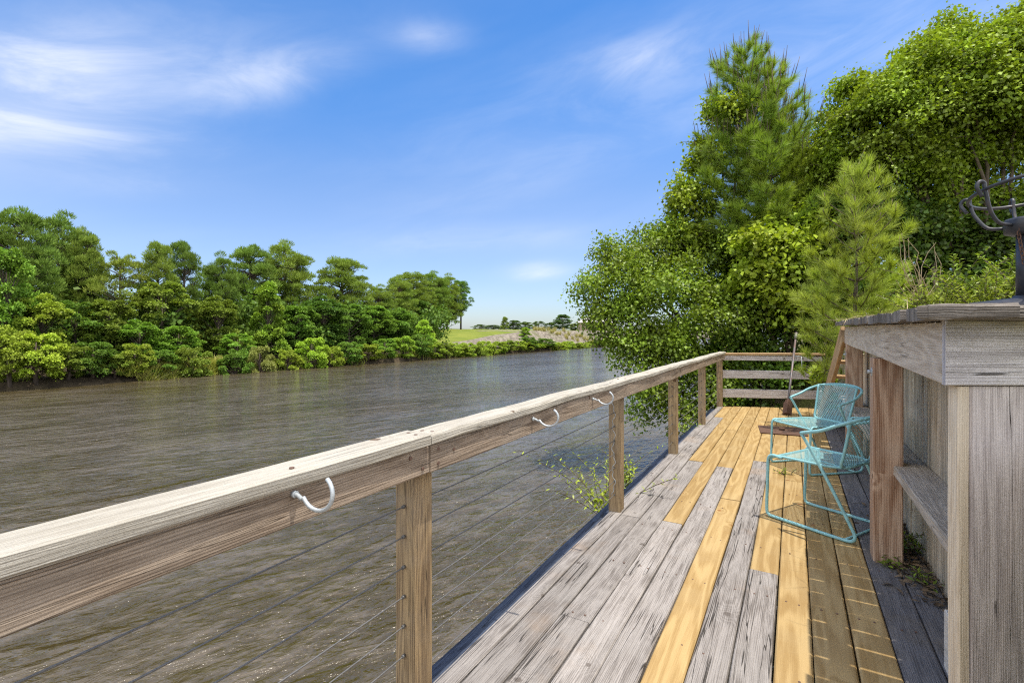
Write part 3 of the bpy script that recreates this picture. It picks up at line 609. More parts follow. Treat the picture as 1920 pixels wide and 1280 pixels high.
n = 16000; X = rng.uniform(0.75, 5.5, n); Y = rng.uniform(6.5, 11, n); Z = ground_z(X, Y)
grass_mass('bank_grass', np.stack([X, Y, Z], 1), 0.30, 'unmown grass on the bank behind the platform', (0.17, 0.19, 0.04), width=0.007)
# dry stalks
base = at(1735, 560, 5.5); t = thing('dry_stalks', base, 'dry straw coloured dead stalks rising behind the platform planks', 'dead plant'); mb = MB(base)
for i in range(16):
    e = at(1700+rng.uniform(-25, 70), 440+rng.uniform(-5, 90), 5.5+rng.normal(0, .1)); b = base+rng.normal(0, .06, 3); c = (b+e)/2+rng.normal(0, .06, 3)
    mb.tube([b, (b+c)/2+rng.normal(0, .01, 3), c, (c+e)/2+rng.normal(0, .02, 3), e], [.004, .004, .0035, .003, .002], 4, False)
mb.build('stalks', M['dry'], t)

# ---------------------------------------------------------------- the deck
XE = [-1.185, -1.09, -0.948, -0.802, -0.66, -0.508, -0.361, -0.216, -0.071, 0.069, 0.219, 0.363, 0.51, 0.655]
def endY(X): return 9.45+(X+1.15)*0.40
deck = thing('deck', (0, 0, 0), 'long narrow deck of old grey and new yellow boards above the water', 'deck')
gm, nm, dm = MB(), MB(), MB()
T_ = 0.038
#          board: list of (y0, y1, kind)
E = 99
lay = {0: [(-5.0, 3.52, 'g'), (3.52, E, 'g')], 1: [(-5.0, 3.46, 'g'), (3.46, 8.2, 'g'), (8.2, E, 'n')], 2: [(-5.0, 2.1, 'g'), (2.1, 5.29, 'g'), (5.29, E, 'n')], 3: [(-5.0, 3.50, 'g'), (3.50, 7.2, 'n'), (7.2, E, 'n')],
       4: [(-5.0, 5.19, 'g'), (5.19, E, 'n')], 5: [(-5.0, 4.2, 'n'), (4.2, E, 'n')], 6: [(-5.0, 5.6, 'g'), (5.6, E, 'n')], 7: [(-5.0, 3.03, 'g'), (3.03, 6.6, 'n'), (6.6, E, 'n')], 8: [(-5.0, 5.0, 'n'), (5.0, E, 'n')],
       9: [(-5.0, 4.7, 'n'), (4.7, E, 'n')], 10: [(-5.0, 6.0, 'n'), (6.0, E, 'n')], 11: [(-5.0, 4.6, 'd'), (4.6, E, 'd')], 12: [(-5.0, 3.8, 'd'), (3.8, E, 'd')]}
for i, segs in lay.items():
    x0, x1 = XE[i]+0.003, XE[i+1]-0.003
    for (y0, y1, k) in segs:
        last = y1 > 50
        ya = y0+0.002; yb = endY((x0+x1)/2) if last else y1-0.002
        z = rng.normal(0, 0.0015)-T_/2
        mb = {'g': gm, 'n': nm, 'd': dm}[k]
        mb.board(((x0+x1)/2, ya, z), ((x0+x1)/2, yb, z), x1-x0, T_, c=0.005 if k != 'n' else 0.006, warp=0.0022 if k == 'g' else 0.001, n=max(4, int((yb-ya)/0.22)), wear=0.0007 if k != 'n' else 0.0003)
tag(gm.build('weathered_boards', M['grey'], deck), 'old grey boards with open grain')
tag(nm.build('new_boards', M['new'], deck), 'new yellow boards with knots')
tag(dm.build('shaded_boards', M['dark'], deck), 'dark boards along the wall')
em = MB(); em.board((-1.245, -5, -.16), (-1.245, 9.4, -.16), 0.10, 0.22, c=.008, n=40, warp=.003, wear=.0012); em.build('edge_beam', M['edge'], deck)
jm = MB()
for yj in np.arange(-.3, 9.3, .61): jm.board((-1.18, yj, -.15), (.65, yj, -.15), .04, .22, n=3)
jm.build('joists', M['dark'], deck)
for yj in (1.3, 3.54, 5.52, 7.45, 9.35):
    pm = MB(); pm.tube([(-1.05, yj, -3), (-1.05, yj, -.28)], .12, 12); pm.build('pile', M['dark'], deck)
sp_ = []
for yj in np.arange(-.3, 9.3, .61):
    for i in range(2, 12):
        for q in (.3, .7): sp_.append((XE[i]+(XE[i+1]-XE[i])*q+rng.normal(0, .004), yj+rng.normal(0, .006), 0.0))
sp_ = [p for p in sp_ if p[1] > 1.4 and rng.random() < .85]; sp_.sort(key=lambda p: p[0]**2+p[1]**2)
sq = MB(); sq.lathe([(.0045, -.002), (.0045, .0022), (.003, .0028)], (0, 0, 0), 8); sqm = sq.mesh('screw')
for p in sp_[:95]:
    o_ = link('screw', sqm, deck, M['screw']); o_.location = p


# ---------------------------------------------------------------- railing along the water
rail = thing('cable_railing', (-1.1, 1.3, 0), 'weathered wooden railing with steel cables along the water side', 'railing')
o = rail.location; O = np.array(o)
PX0, PX1 = -1.19, -1.10
posts = [-3.2, -0.95, 1.30, 3.54, 5.52, 7.45, 9.38]
for yp in posts:
    q = MB(O); q.box((PX0, yp-.045, -.3), (PX1, yp+.045, .939), c=.004, axis=2); q.build('post', M['post'], rail)
FXI = -1.062
for (ya, yb) in ((-3.3, 1.285), (1.289, 9.43)):
    f = MB(O); f.board((-1.0805, ya, .8925), (-1.0805, yb, .8925), .037, .094, c=.004, warp=.0016, n=int((yb-ya)/.25)+2, wear=.0006); f.build('side_board', M['fascia'], rail)
cpm = MB(O); cpm.board((-1.104, -3.3, .9615), (-1.104, 1.276, .9615), .112, .041, c=.006, n=16, warp=.0015, wear=.0009); cpm.build('cap_board', M['cap'], rail)
cpm = MB(O); cpm.board((-1.108, 1.281, .959), (-1.106, 9.47, .959), .110, .037, c=.007, n=50, warp=.0028, wear=.0011); cpm.build('cap_board', M['cap'], rail)
for zc in (.73, .628, .525, .425, .325, .225, .125):
    cb = MB(O)
    for (ya, yb) in zip(posts[:-1], posts[1:]):
        pts = [(-1.145, ya+(yb-ya)*s, zc-.006*math.sin(math.pi*s)) for s in np.linspace(0, 1, 7)]
        cb.tube(pts, .0024, 6, False)
    for yp in posts:
        for sg in (-1, 1): cb.tube([(-1.145, yp+sg*.046, zc), (-1.145, yp+sg*.058, zc)], .006, 6)
    cb.build('cable', M['cable'], rail)
q = MB(O); q.tube([(-1.148+.010*math.sin(z*37)+.006*math.sin(z*91), 3.490-.004-.004*math.sin(z*53)**2, z) for z in np.linspace(.80, .12, 60)], .0022, 5); q.build('wire', M['galv'], rail)
def hook(yh, zt, tilt):
    q = MB(O); pts = []
    pts += [(-1.066, yh, zt), (-1.045, yh, zt-.001), (-1.030, yh, zt-.008)]
    cx, cz, r = -.980, zt+.014, .046
    for a in np.linspace(205, 418, 14): pts.append((cx+r*1.05*math.cos(R(a)), yh+tilt*(a-205)/213, cz+r*.9*math.sin(R(a))))
    q.tube(pts, .0052, 8)
    q.tube([(-1.062, yh, zt), (-1.052, yh, zt)], .009, 8)
    q.build('hook', M['galv'], rail)
hook(.768, .925, .012); hook(2.03, .915, .01); hook(2.82, .915, .0)
for (xx, yy) in [(-1.10, .18), (-1.08, 1.235), (-1.12, 1.245), (-1.08, 1.32), (-1.12, 1.315), (-1.085, .78), (-1.10, 2.4), (-1.12, 3.5), (-1.08, 3.55), (-1.1, 4.6), (-1.1, 5.5), (-1.1, 6.5), (-1.1, 7.4), (-1.1, 8.4)]:
    sm_ = MB(O); sm_.lathe([(.006, -.003), (.0065, .0015), (.003, .002)], (xx, yy, .9825 if yy < 1.28 else .978), 10); sm_.build('screw', M['screw'], rail)
for (yy, zz) in [(1.19, .918), (1.33, .92), (1.33, .87), (1.42, .90), (1.25, .87), (3.5, .91), (3.58, .87), (5.5, .9), (7.4, .9)]:
    sm_ = MB(O); sm_.tube([(-1.064, yy, zz), (-1.0595, yy, zz)], .006, 8); sm_.build('screw', M['screw'], rail)


# end railing of four boards
er = thing('board_railing', (-1.1, 9.45, 0), 'railing of grey horizontal boards closing the far end of the deck', 'railing')
O2 = np.array(er.location); eA = np.array([-1.10, 9.44, 0]); eB = np.array([0.42, 10.02, 0]); ed = unit(eB-eA); en = np.array([ed[1], -ed[0], 0])
for zc, hh in ((.865, .085), (.575, .14), (.235, .15)):
    q = MB(O2); q.board(eA+UP*zc, eB+UP*zc, .038, hh, c=.004, warp=.002, wear=.0008); q.build('rail', M['beam'], er)
q = MB(O2); q.board(eA-ed*.05+UP*.936+en*-.03, eB+ed*.05+UP*.936+en*-.03, .14, .038, c=.005, warp=.002); q.build('cap_board', M['stairwood'], er)
for s in (.985,):
    c = eA+(eB-eA)*s-en*.066
    q = MB(O2); q.box(c+np.array([-.045, -.045, -.4]), c+np.array([.045, .045, .916])); q.build('post', M['post'], er)

# ---------------------------------------------------------------- raised platform on the right
plat = thing('raised_platform', (.4, 1.85, 0), 'raised timber platform with heavy rim beams beside the deck', 'platform')
OP = np.array(plat.location)
K = np.array([.38, 1.847, 0])
FE = np.array([.475, 6.35, 0])           # far end of the rim
rim = MB(OP); rim.board(K+UP*1.259+np.array([.019, .006, 0]), FE+UP*1.292+np.array([.019, 0, 0]), .038, .184, c=.003, n=14, warp=.001, skew0=.0225); rim.build('rim_joist', M['beamwarm'], plat)
bm_ = MB(OP); bm_.board(K+UP*1.260+FW*.022+RT*.0264, K+UP*1.260+RT*1.5+FW*.022, .044, .188, c=.003, n=10, warp=.001, skew0=-.027); bm_.build('corner_beam', M['beam'], plat)
tp = MB(OP); y = 1.705; slope = (FE[1]-K[1])
while y < 6.42:
    yc = y+.0685
    zc = 1.374+.033*(yc-1.85)/3.9
    xl = .318+.019*(yc-1.85)+rng.normal(0, .006)
    xr = min(2.5, .33+(yc-1.74)*1.732+.14)
    sk = 0
    if xr < 2.5: sk = -.137*1.732
    if xr-xl > .05:
        tp.board((xl, yc, zc), (max(xr, xl+.05), yc, zc), .137, .040, c=.006, warp=.002, n=6, wear=.0018, skew1=0 if not sk else sk)
    y += .144
tp.build('top_planks', M['plank'], plat)
ij = MB(OP); ij.board((.665, 2.4, 1.26), (.70, 6.35, 1.29), .04, .17); ij.board((1.4, 2.9, 1.26), (1.4, 6.35, 1.29), .04, .17); ij.board((2.3, 3.4, 1.26), (2.3, 6.35, 1.29), .04, .17); ij.build('inner_joists', M['dark'], plat)
def six(x, y, zt, lab=None):
    q = MB(OP); q.box((x, y, -.35), (x+.14, y+.14, zt), c=.006, axis=2, warp=.001); p_ = q.build('post', M['sixby'], plat)
    b = MB(OP)
    for zb in (1.09,):
        b.tube([(x-.022, y+.05, zb), (x+.001, y+.05, zb)], .011, 6); b.tube([(x-.004, y+.05, zb), (x+.0005, y+.05, zb)], .024, 16)
    b.build('bolt', M['galv'], plat)
six(.398, 3.49, 1.170); six(.472, 6.10, 1.200)
cl_ = MB(OP)
def cladb(t0, t1, mat, d0=.03):
    q = MB(OP); c = K+RT*((t0+t1)/2)+FW*d0
    q.board(c+UP*-.2, c+UP*1.163, t1-t0-.004, .038, up=FW, c=.004, n=8, warp=.001); q.build('cladding_board', M[mat], plat)
cladb(.044, .082, 'pale', .028); cladb(.082, .265, 'clad', .03); cladb(.265, .40, 'clad', .032); cladb(.40, .54, 'clad', .03); cladb(.54, .68, 'clad', .03)
wb = MB(OP); wb.board((.525, 2.20, .145), (.525, 2.46, .145), .045, .225, c=.004); tag(wb.build('brace_block', M['whitewood'], plat), 'pale white washed block low on the platform')

# retaining wall with ledge
rw = thing('retaining_wall', (.68, 5, 0), 'retaining wall of upright weathered planks behind the platform posts', 'wall')
OW = np.array(rw.location); wm = MB(OW); y = -3.0
while y < 10.1:
    if 1.55 < y < 2.1: y = 2.1
    wdt = rng.uniform(.085, .145); top = 1.15 if y < 6.4 else 1.06
    wm.board((.678+rng.normal(0, .003), y+wdt/2, -.4), (.678+rng.normal(0, .003), y+wdt/2, top+rng.normal(0, .01)), .026, wdt-.005, up=(0, 1, 0), c=.004, n=5, warp=.0015); y += wdt
wm.build('planks', M['wall'], rw)
lm = MB(OW); lm.board((.575, 2.12, .53), (.575, 9.6, .53), .17, .055, c=.006, n=30, warp=.003, wear=.0012); lm.build('ledge', M['ledge'], rw)

# stair going down from the platform's far end
st = thing('stair', (.47, 6.4, 0), 'timber stair sloping down from the far end of the platform', 'stairs')
OS = np.array(st.location); a0 = np.array([.47, 6.42, 1.30]); a1 = np.array([.33, 8.4, .06])
q = MB(OS); q.board(a0, a1, .04, .20, c=.004, warp=.0015); q.build('stringer', M['stairwood'], st)
for k in range(6):
    f = (k+.6)/6.4; c = a0+(a1-a0)*f+np.array([0, 0, -.02])
    q = MB(OS); q.board(c+np.array([.03, 0, 0]), c+np.array([.33 if f > .05 else .33, 0, 0]), .24, .036, c=.004); q.build('tread', M['stairwood'], st)

# leaf litter and weeds at the wall foot
n = 900; X = rng.uniform(.43, .655, n); Y = 3.0+rng.beta(1.6, 1.6, n)*1.6; k = np.exp(-((X-.6)/.09)**2) > rng.random(n)*1.1
P = np.stack([X, Y, .004+rng.random(n)*.02*k], 1)[k]
lb = LB(); lb.add(inst(P, rng.normal(size=P.shape)*np.array([1, 1, .15]), np.array([0, 0, 1])+rng.normal(0, .3, P.shape), rng.uniform(.02, .07, len(P)), LANCE_T, LANCE_F))
tag(link('leaf_litter', lb.mesh('leaf_litter'), None, M['litter']), 'dead leaves and pine straw along the wall foot', 'leaf litter', kind='stuff')
n = 1500; X = rng.uniform(.34, 2.3, n); Y = 2.6+3.1*rng.random(n); Z = 1.397+.033*(Y-1.85)/3.9
kk = X < .34+(Y-1.9)*1.5; P = np.stack([X, Y, Z+rng.random(n)*.012], 1)[kk]
lb = LB(); lb.add(inst(P, rng.normal(size=P.shape)*np.array([1, 1, .14]), np.array([0, 0, 1])+rng.normal(0, .3, P.shape), rng.uniform(.08, .18, len(P)), NEED_T, NEED_F, W=np.full(len(P), .003)))
tag(link('pine_straw', lb.mesh('pine_straw'), None, M['dry']), 'fallen pine straw lying on the raised platform', 'pine straw', kind='stuff')
for (yy, lab, hh) in ((3.72, 'weed between the red brown post and the wall', .22), (3.30, 'small weed in the leaf litter at the wall foot', .10), (3.44, 'low weed right at the foot of the red brown post', .06)):
    sprigs('wall_weed', (.60 if hh > .07 else .50, yy, 0.0), lab, 'weed', 12 if hh > .2 else 7, hh, (0.10, 0.15, 0.03), .05, lean=.5, ppm=70)

# ---------------------------------------------------------------- chairs
def bez(pts, n=8):
    """Catmull-Rom through points"""
    P = [np.array(p, float) for p in pts]; P = [2*P[0]-P[1]]+P+[2*P[-1]-P[-2]]; out = []
    for i in range(1, len(P)-2):
        for k in range(n):
            t = k/n; out.append(.5*((2*P[i])+(-P[i-1]+P[i+1])*t+(2*P[i-1]-5*P[i]+4*P[i+1]-P[i+2])*t*t+(-P[i-1]+3*P[i]-3*P[i+1]+P[i+2])*t**3))
    out.append(P[-2]); return out
def mesh_panel(surf, nu, nv, wid, inside=lambda u, v: True):
    """expanded metal: crossing diagonal strands over the surface surf(u,v)"""
    V = []; F = []
    def strand(a, b):
        p, q = surf(*a), surf(*b); m = surf((a[0]+b[0])/2+.01, (a[1]+b[1])/2); m2 = surf((a[0]+b[0])/2, (a[1]+b[1])/2+.01); c0 = surf((a[0]+b[0])/2, (a[1]+b[1])/2)
        nrm = unit(np.cross(m-c0, m2-c0)); d = unit(q-p); s = np.cross(d, nrm)*wid/2
        i = len(V); V.extend([p-s, p+s, q+s, q-s]); F.append([i, i+1, i+2, i+3])
    for i in range(nu):
        for j in range(nv):
            c = ((i+.5)/nu, (j+.5)/nv)
            for (du, dv) in ((.5, 0), (-.5, 0)):
                a = ((i+.5+du)/nu, (j+.5)/nv)
                for s in (-1, 1):
                    b = ((i+.5)/nu, (j+.5+.5*s)/nv)
                    if inside(*a) and inside(*b): strand(a, b)
    return V, F
def make_chair(loc, rz, label):
    t = thing('patio_chair', loc, label, 'chair', 'turquoise patio chairs', rz)
    tb = .0105
    ZS = .445
    for sx in (-1, 1):
        q = MB(); x = .243*sx
        pts = bez([(x*.96, -.10, ZS-.008), (x*.985, -.03, ZS-.002), (x, -.004, ZS-.03), (x, 0.0, ZS-.10), (x, .004, .22), (x, .008, .06), (x, -.004, .018), (x, -.05, .0115), (x, -.25, .0115), (x, -.47, .0115), (x*1.01, -.545, .020), (x*1.02, -.567, .055), (x*1.03, -.545, .11), (x*1.10, -.41, .38), (x*1.18, -.30, .585), (x*1.21, -.265, .645)], 5)
        q.tube(pts, tb, 10); q.build('leg', M['turq'], t)
    # arm and back hoop
    q = MB(); hp = []
    hp += [(-.294, -.262, .648), (-.300, -.30, .660), (-.305, -.40, .690), (-.292, -.49, .735), (-.235, -.575, .775), (-.12, -.625, .795), (0, -.640, .80)]
    hp += [(-a, b, c) for (a, b, c) in hp[-2::-1]]
    q.tube(bez(hp, 5), .0115, 10); q.build('arm_rail', M['turq'], t)
    # seat
    def seat(u, v):
        yy = -.02-.46*v; wd = .235*(1-.10*v) * (1 if v < .75 else math.sqrt(max(0.0, 1-((v-.75)/.25)**2*.55)))
        x = (u*2-1)*wd; dip = -.022*(1-(u*2-1)**2)*math.sin(math.pi*min(1, v*1.05))
        z = ZS+dip+(.0 if v > .06 else -.02*(1-v/.06)**2); return np.array([x, yy, z])
    V, F = mesh_panel(seat, 30, 17, .0042); s_ = MB(); s_.poly(V, F); so_ = s_.build('seat', M['turq'], t)
    rimp = [seat(0, v) for v in np.linspace(0, 1, 14)]+[seat(u, 1) for u in np.linspace(.05, .95, 14)]+[seat(1, v) for v in np.linspace(1, 0, 14)]+[seat(u, 0) for u in np.linspace(.92, 0, 12)]
    r_ = MB(); r_.tube(rimp, .009, 8); r_.build('seat_rim', M['turq'], so_)
    # back
    def back(u, v):
        a = (u*2-1); z = .455+.33*v; yy = -.455-.155*v**.9-.03*(1-a*a); x = a*(.195+.025*v); yy += .075*a*a*v
        return np.array([x, yy, z])
    V, F = mesh_panel(back, 22, 15, .004); s_ = MB(); s_.poly(V, F); bo = s_.build('backrest', M['turq'], t)
    r_ = MB(); r_.tube([back(0, 1)]+[back(0, v) for v in np.linspace(.97, .12, 10)]+bez([back(.0, .08), back(.03, .01), back(.12, -.02)], 4)+[back(u, -.02) for u in np.linspace(.15, .85, 12)]+bez([back(.88, -.02), back(.97, .01), back(1, .08)], 4)+[back(1, v) for v in np.linspace(.12, 1, 10)], .0105, 8); r_.build('back_rim', M['turq'], bo)
    r_ = MB(); r_.tube([back(u, 1.0) for u in np.linspace(0, 1, 14)], .006, 8); r_.build('top_bar', M['turq'], bo)
    q = MB(); q.tube([(-.243, -.50, .0115), (-.1, -.505, .0115), (.1, -.505, .0115), (.243, -.50, .0115)], .008, 8); q.build('cross_bar', M['turq'], t)
    return t
f1 = np.array([-.87, .5]); make_chair((-.04, 4.17, 0.001), math.atan2(f1[1], f1[0])-math.pi/2, 'front turquoise metal mesh chair half hidden by the red brown post')
f2 = np.array([-.744, -.668]); c2 = (np.array([-.193, 5.60])+np.array([.134, 5.24]))/2
make_chair((c2[0], c2[1], 0.001), math.atan2(f2[1], f2[0])-math.pi/2, 'rear turquoise metal mesh chair with its curved back against the posts')

# ---------------------------------------------------------------- metal plate and leaning pole
pc = at(1466, 808, 6.52); pc[2] = 0
t = thing('metal_plate', pc, 'rusty flat metal plate lying on the deck behind the rear chair', 'metal plate', rz=R(6)); q = MB()
q.box((-.27, -.27, .002), (.27, .27, .016), c=.003, axis=0)
q.build('plate', M['rust'], t)
for a in range(8):
    q = MB(); q.tube([(.12*math.cos(a*.785), .12*math.sin(a*.785), .0165), (.12*math.cos(a*.785), .12*math.sin(a*.785), .024)], .014, 8); q.build('stud', M['rust'], t)
q = MB(); q.tube([(0, 0, .0165), (0, 0, .05)], .035, 14); q.build('hub', M['rust'], t)
pb = at(1475, 778, 7.8); pb[2] = 0; pt = at(1493, 624, 8.55)
t = thing('iron_pole', pb, 'grey iron pole with a rusty square foot leaning on the end railing', 'pole')
O3 = pb; ax = unit(pt-pb); q = MB(O3); q.tube([pb+ax*.2, pb+ax*.6, pt-ax*.12], .018, 12); q.build('shaft', M['polemetal'], t)
q = MB(O3); q.tube([pt-ax*.14, pt], .025, 12); q.build('sleeve', M['polemetal'], t)
q = MB(O3); q.board(pb+ax*.01, pb+ax*.22, .105, .10, c=.012, up=FW); q.board(pb+ax*.221, pb+ax*.27, .075, .075, c=.012, up=FW); q.build('foot', M['rust'], t)
q = MB(O3); b = at(1503, 668, 8.25); q.tube([b, b+np.array([.004, 0, -.16]), b+np.array([.0, 0, -.33])], .006, 6); q.tube([pb+ax*((b[2]-pb[2])/ax[2]), b], .005, 6); q.build('tie_rod', M['galv'], t)

# ---------------------------------------------------------------- black iron stand on the platform
bc = at(1934, 600, 2.05); bc[2] = 1.405
t = thing('fire_basket_stand', bc, 'black wrought iron stand with an open ring basket on the platform', 'iron stand')
q = MB(); q.lathe([(.235, 0), (.24, .012), (.235, .03), (.19, .045), (.06, .062), (.055, .07)], (0, 0, 0), 40); q.build('base', M['iron'], t)
q = MB(); q.lathe([(.047, .05), (.047, .33)], (0, 0, 0), 24); q.build('pole', M['iron'], t)
q = MB(); q.lathe([(.055, .325), (.083, .335), (.086, .385), (.08, .395), (.03, .396)], (0, 0, 0), 28); q.build('collar', M['iron'], t)
rr = .196; zr = .515; tl = -.165
def ringpt(a, r=rr, z=zr): 
    v = RT*math.cos(a)*r+FW*math.sin(a)*r*1.0; return v+UP*(z-math.sin(a)*r*tl*-1)
for dz in (0,):
    q = MB(); q.tube([ringpt(a) for a in np.linspace(0, 2*math.pi, 49)], .0075, 8, False); q.build('ring', M['iron'], t)
for k in range(6):
    a = math.pi+k*math.pi/3; q = MB(); o_ = ringpt(a, rr, zr); dr = unit(np.array([o_[0], o_[1], 0]))
    p0 = dr*.08+UP*.365; pts = [p0, dr*.135+UP*.375, dr*.170+UP*.42, dr*.188+UP*(o_[2]-.03), dr*.197+UP*(o_[2]+.012)]
    pts += [dr*(.212+.017*math.cos(b))+UP*(o_[2]+.012+.022*math.sin(b)) for b in np.linspace(2.6, -.9, 8)]+[dr*.207+UP*(o_[2]-.03)]
    q.tube(bez(pts, 3), .0072, 8); q.build('scroll_arm', M['iron'], t)
q = MB(); 
cpos = -RT*.078-FW*.02
for k in range(9):
    c = cpos+UP*(.345-.017*k)+RT*(.003*k); u_ = RT if k % 2 else FW
    q.tube([c+u_*.006*math.cos(b)+UP*.012*math.sin(b) for b in np.linspace(0, 6.283, 11)], .0022, 5, False)
q.build('chain', M['rust'], t)

# ---------------------------------------------------------------- far bank trees
def far_pine(seed, H=10.0, rad=2.6, z0=0.06, ncl=185, per=210):
    global rng
    keep = rng; rng = np.random.default_rng(seed)
    tr = MB(); tr.tube([(0, 0, -.5), (.05, 0, H*.4), (0, .08, H*.75), (.04, 0, H*.95)], [.2, .16, .10, .03], 8)
    lb = LB()
    for i in range(ncl):
        f = rng.random(); z = H*(z0+(.97-z0)*f); pr = math.sqrt(max(.03, 1-(abs(f-.42)/(.60 if f > .42 else .56))**2))
        rmax = rad*max(.22, pr); a = rng.uniform(0, 6.28); r = rmax*math.sqrt(rng.uniform(.08, 1))
        c = np.array([r*math.cos(a), r*math.sin(a), z+.2*rng.normal()])
        s = np.array([.60, .60, .46])*rng.uniform(.65, 1.35)
        D = rdir(per); D[:, 2] = np.abs(D[:, 2])*np.where(rng.random(per) < .93, 1, -.6); P = c+D*s*rng.uniform(.55, 1, (per, 1))
        A = D+np.array([0, 0, .7])+rng.normal(0, .3, (per, 3))
        lb.add(inst(P, A, rdir(per), rng.uniform(.14, .30, per), NEED_T, NEED_F, W=rng.uniform(.04, .075, per)))
        if r > .5: tr.tube([(0, 0, c[2]-.35*r-.2), c*np.array([.5, .5, 1])-np.array([0, 0, .15*r+.15]), c], [.06, .045, .015], 5, False)
    a_, b_ = lb.mesh('pine_crown'), tr.mesh('pine_trunk'); rng = keep; return a_, b_, H, rad
def far_hard(seed, H=6.0, rad=2.2, z0=.08, ncl=95, per=230, sz=(.09, .18), pointed=False):
    global rng
    keep = rng; rng = np.random.default_rng(seed); lb = LB()
    tr = MB(); tr.tube([(0, 0, -.4), (.06, .03, H*.35), (0, 0, H*.8)], [.12, .09, .02], 7)
    for i in range(ncl):
        f = rng.random(); z = H*(z0+(.96-z0)*f); pr = (1-f)**.6*1.05 if pointed else math.sin(math.pi*(.18+.74*f))**.8
        r = rad*max(.15, pr)*math.sqrt(rng.uniform(.15, 1)); a = rng.uniform(0, 6.28); c = np.array([r*math.cos(a), r*math.sin(a), z])
        s = np.array([.50, .50, .36])*rng.uniform(.6, 1.4)*(rad/2.2)
        D = rdir(per); D[:, 2] = np.where(rng.random(per) < .85, np.abs(D[:, 2]), D[:, 2]); P = c+D*s*rng.uniform(.6, 1.05, (per, 1))
        O_ = unit(c*np.array([1, 1, .2])+1e-6)
        A = D*.5+O_*.5+np.array([0, 0, -.35])+rng.normal(0, .5, (per, 3)); N = np.array([0, 0, .8])+O_*.45+rng.normal(0, .4, (per, 3))
        lb.add(inst(P, A, N, rng.uniform(*sz, per), CARD_T, CARD_F))
        if rng.random() < .5: tr.tube([(0, 0, z*.6), c*np.array([.6, .6, .9]), c], [.035, .025, .01], 5, False)
    a_, b_ = lb.mesh('leaf_crown'), tr.mesh('leaf_trunk'); rng = keep; return a_, b_, H, rad
PROTO = {'pa': far_pine(1), 'pb': far_pine(2, z0=.1, rad=2.8), 'pc': far_pine(3, z0=.42, ncl=50, rad=2.5), 'pd': far_pine(4, z0=.34, rad=2.4, ncl=90),
         'ha': far_hard(11), 'hb': far_hard(12), 'hc': far_hard(13, pointed=True, rad=1.9), 'hd': far_hard(14, ncl=60, rad=2.4),
         'ba': far_hard(21, H=2.2, rad=1.35, ncl=46, per=250, sz=(.055, .115), z0=.02), 'bb': far_hard(22, H=2.2, rad=1.35, ncl=52, per=250, sz=(.055, .11), z0=.02), 'bc': far_hard(23, H=2.2, rad=1.2, ncl=46, per=240, sz=(.05, .10), z0=.02, pointed=True)}
def far_tree(x, yt, hw, s, kind, color, label, cat=None, name=None, group=None, X=None):
    if kind[0] == 'b' and s < 2.1 and X is None: s *= .35
    X = SHORE-s if X is None else X; d = depth_for_X(x, X); p = at(x, HZ, d); gz = float(ground_z(p[0], p[1])); p[2] = gz-.05
    if kind[0] == 'b' and s < 2 and X > -38 and yt > 605: p[2] += .12
    zt = CH+(HZ-yt)*d/FPX; cm, tm, H, rad = PROTO[kind]
    pine = kind[0] == 'p'
    t = thing(name or ('pine_tree' if pine else 'bush' if kind[0] == 'b' else 'broadleaf_tree'), p, label, cat or ('pine' if pine else 'bush' if kind[0] == 'b' else 'tree'), group, rng.uniform(0, 6.28))
    sx = hw/FPX*d/rad; t.scale = (sx, sx, max(.3, (zt-p[2])/H))
    j = 1+rng.normal(0, .07)
    link('crown', cm, t, M['farneedle' if pine else 'farleaf'], [c*j for c in color]); link('trunk', tm, t, M['bark'])
    return t
DP = (0.062, 0.092, 0.024); MP = (0.088, 0.115, 0.028); YP = (0.105, 0.125, 0.03)
BG = (0.085, 0.145, 0.028); MG = (0.065, 0.11, 0.025); YG = (0.135, 0.165, 0.03); OG = (0.085, 0.11, 0.024); DG = (0.04, 0.075, 0.02)
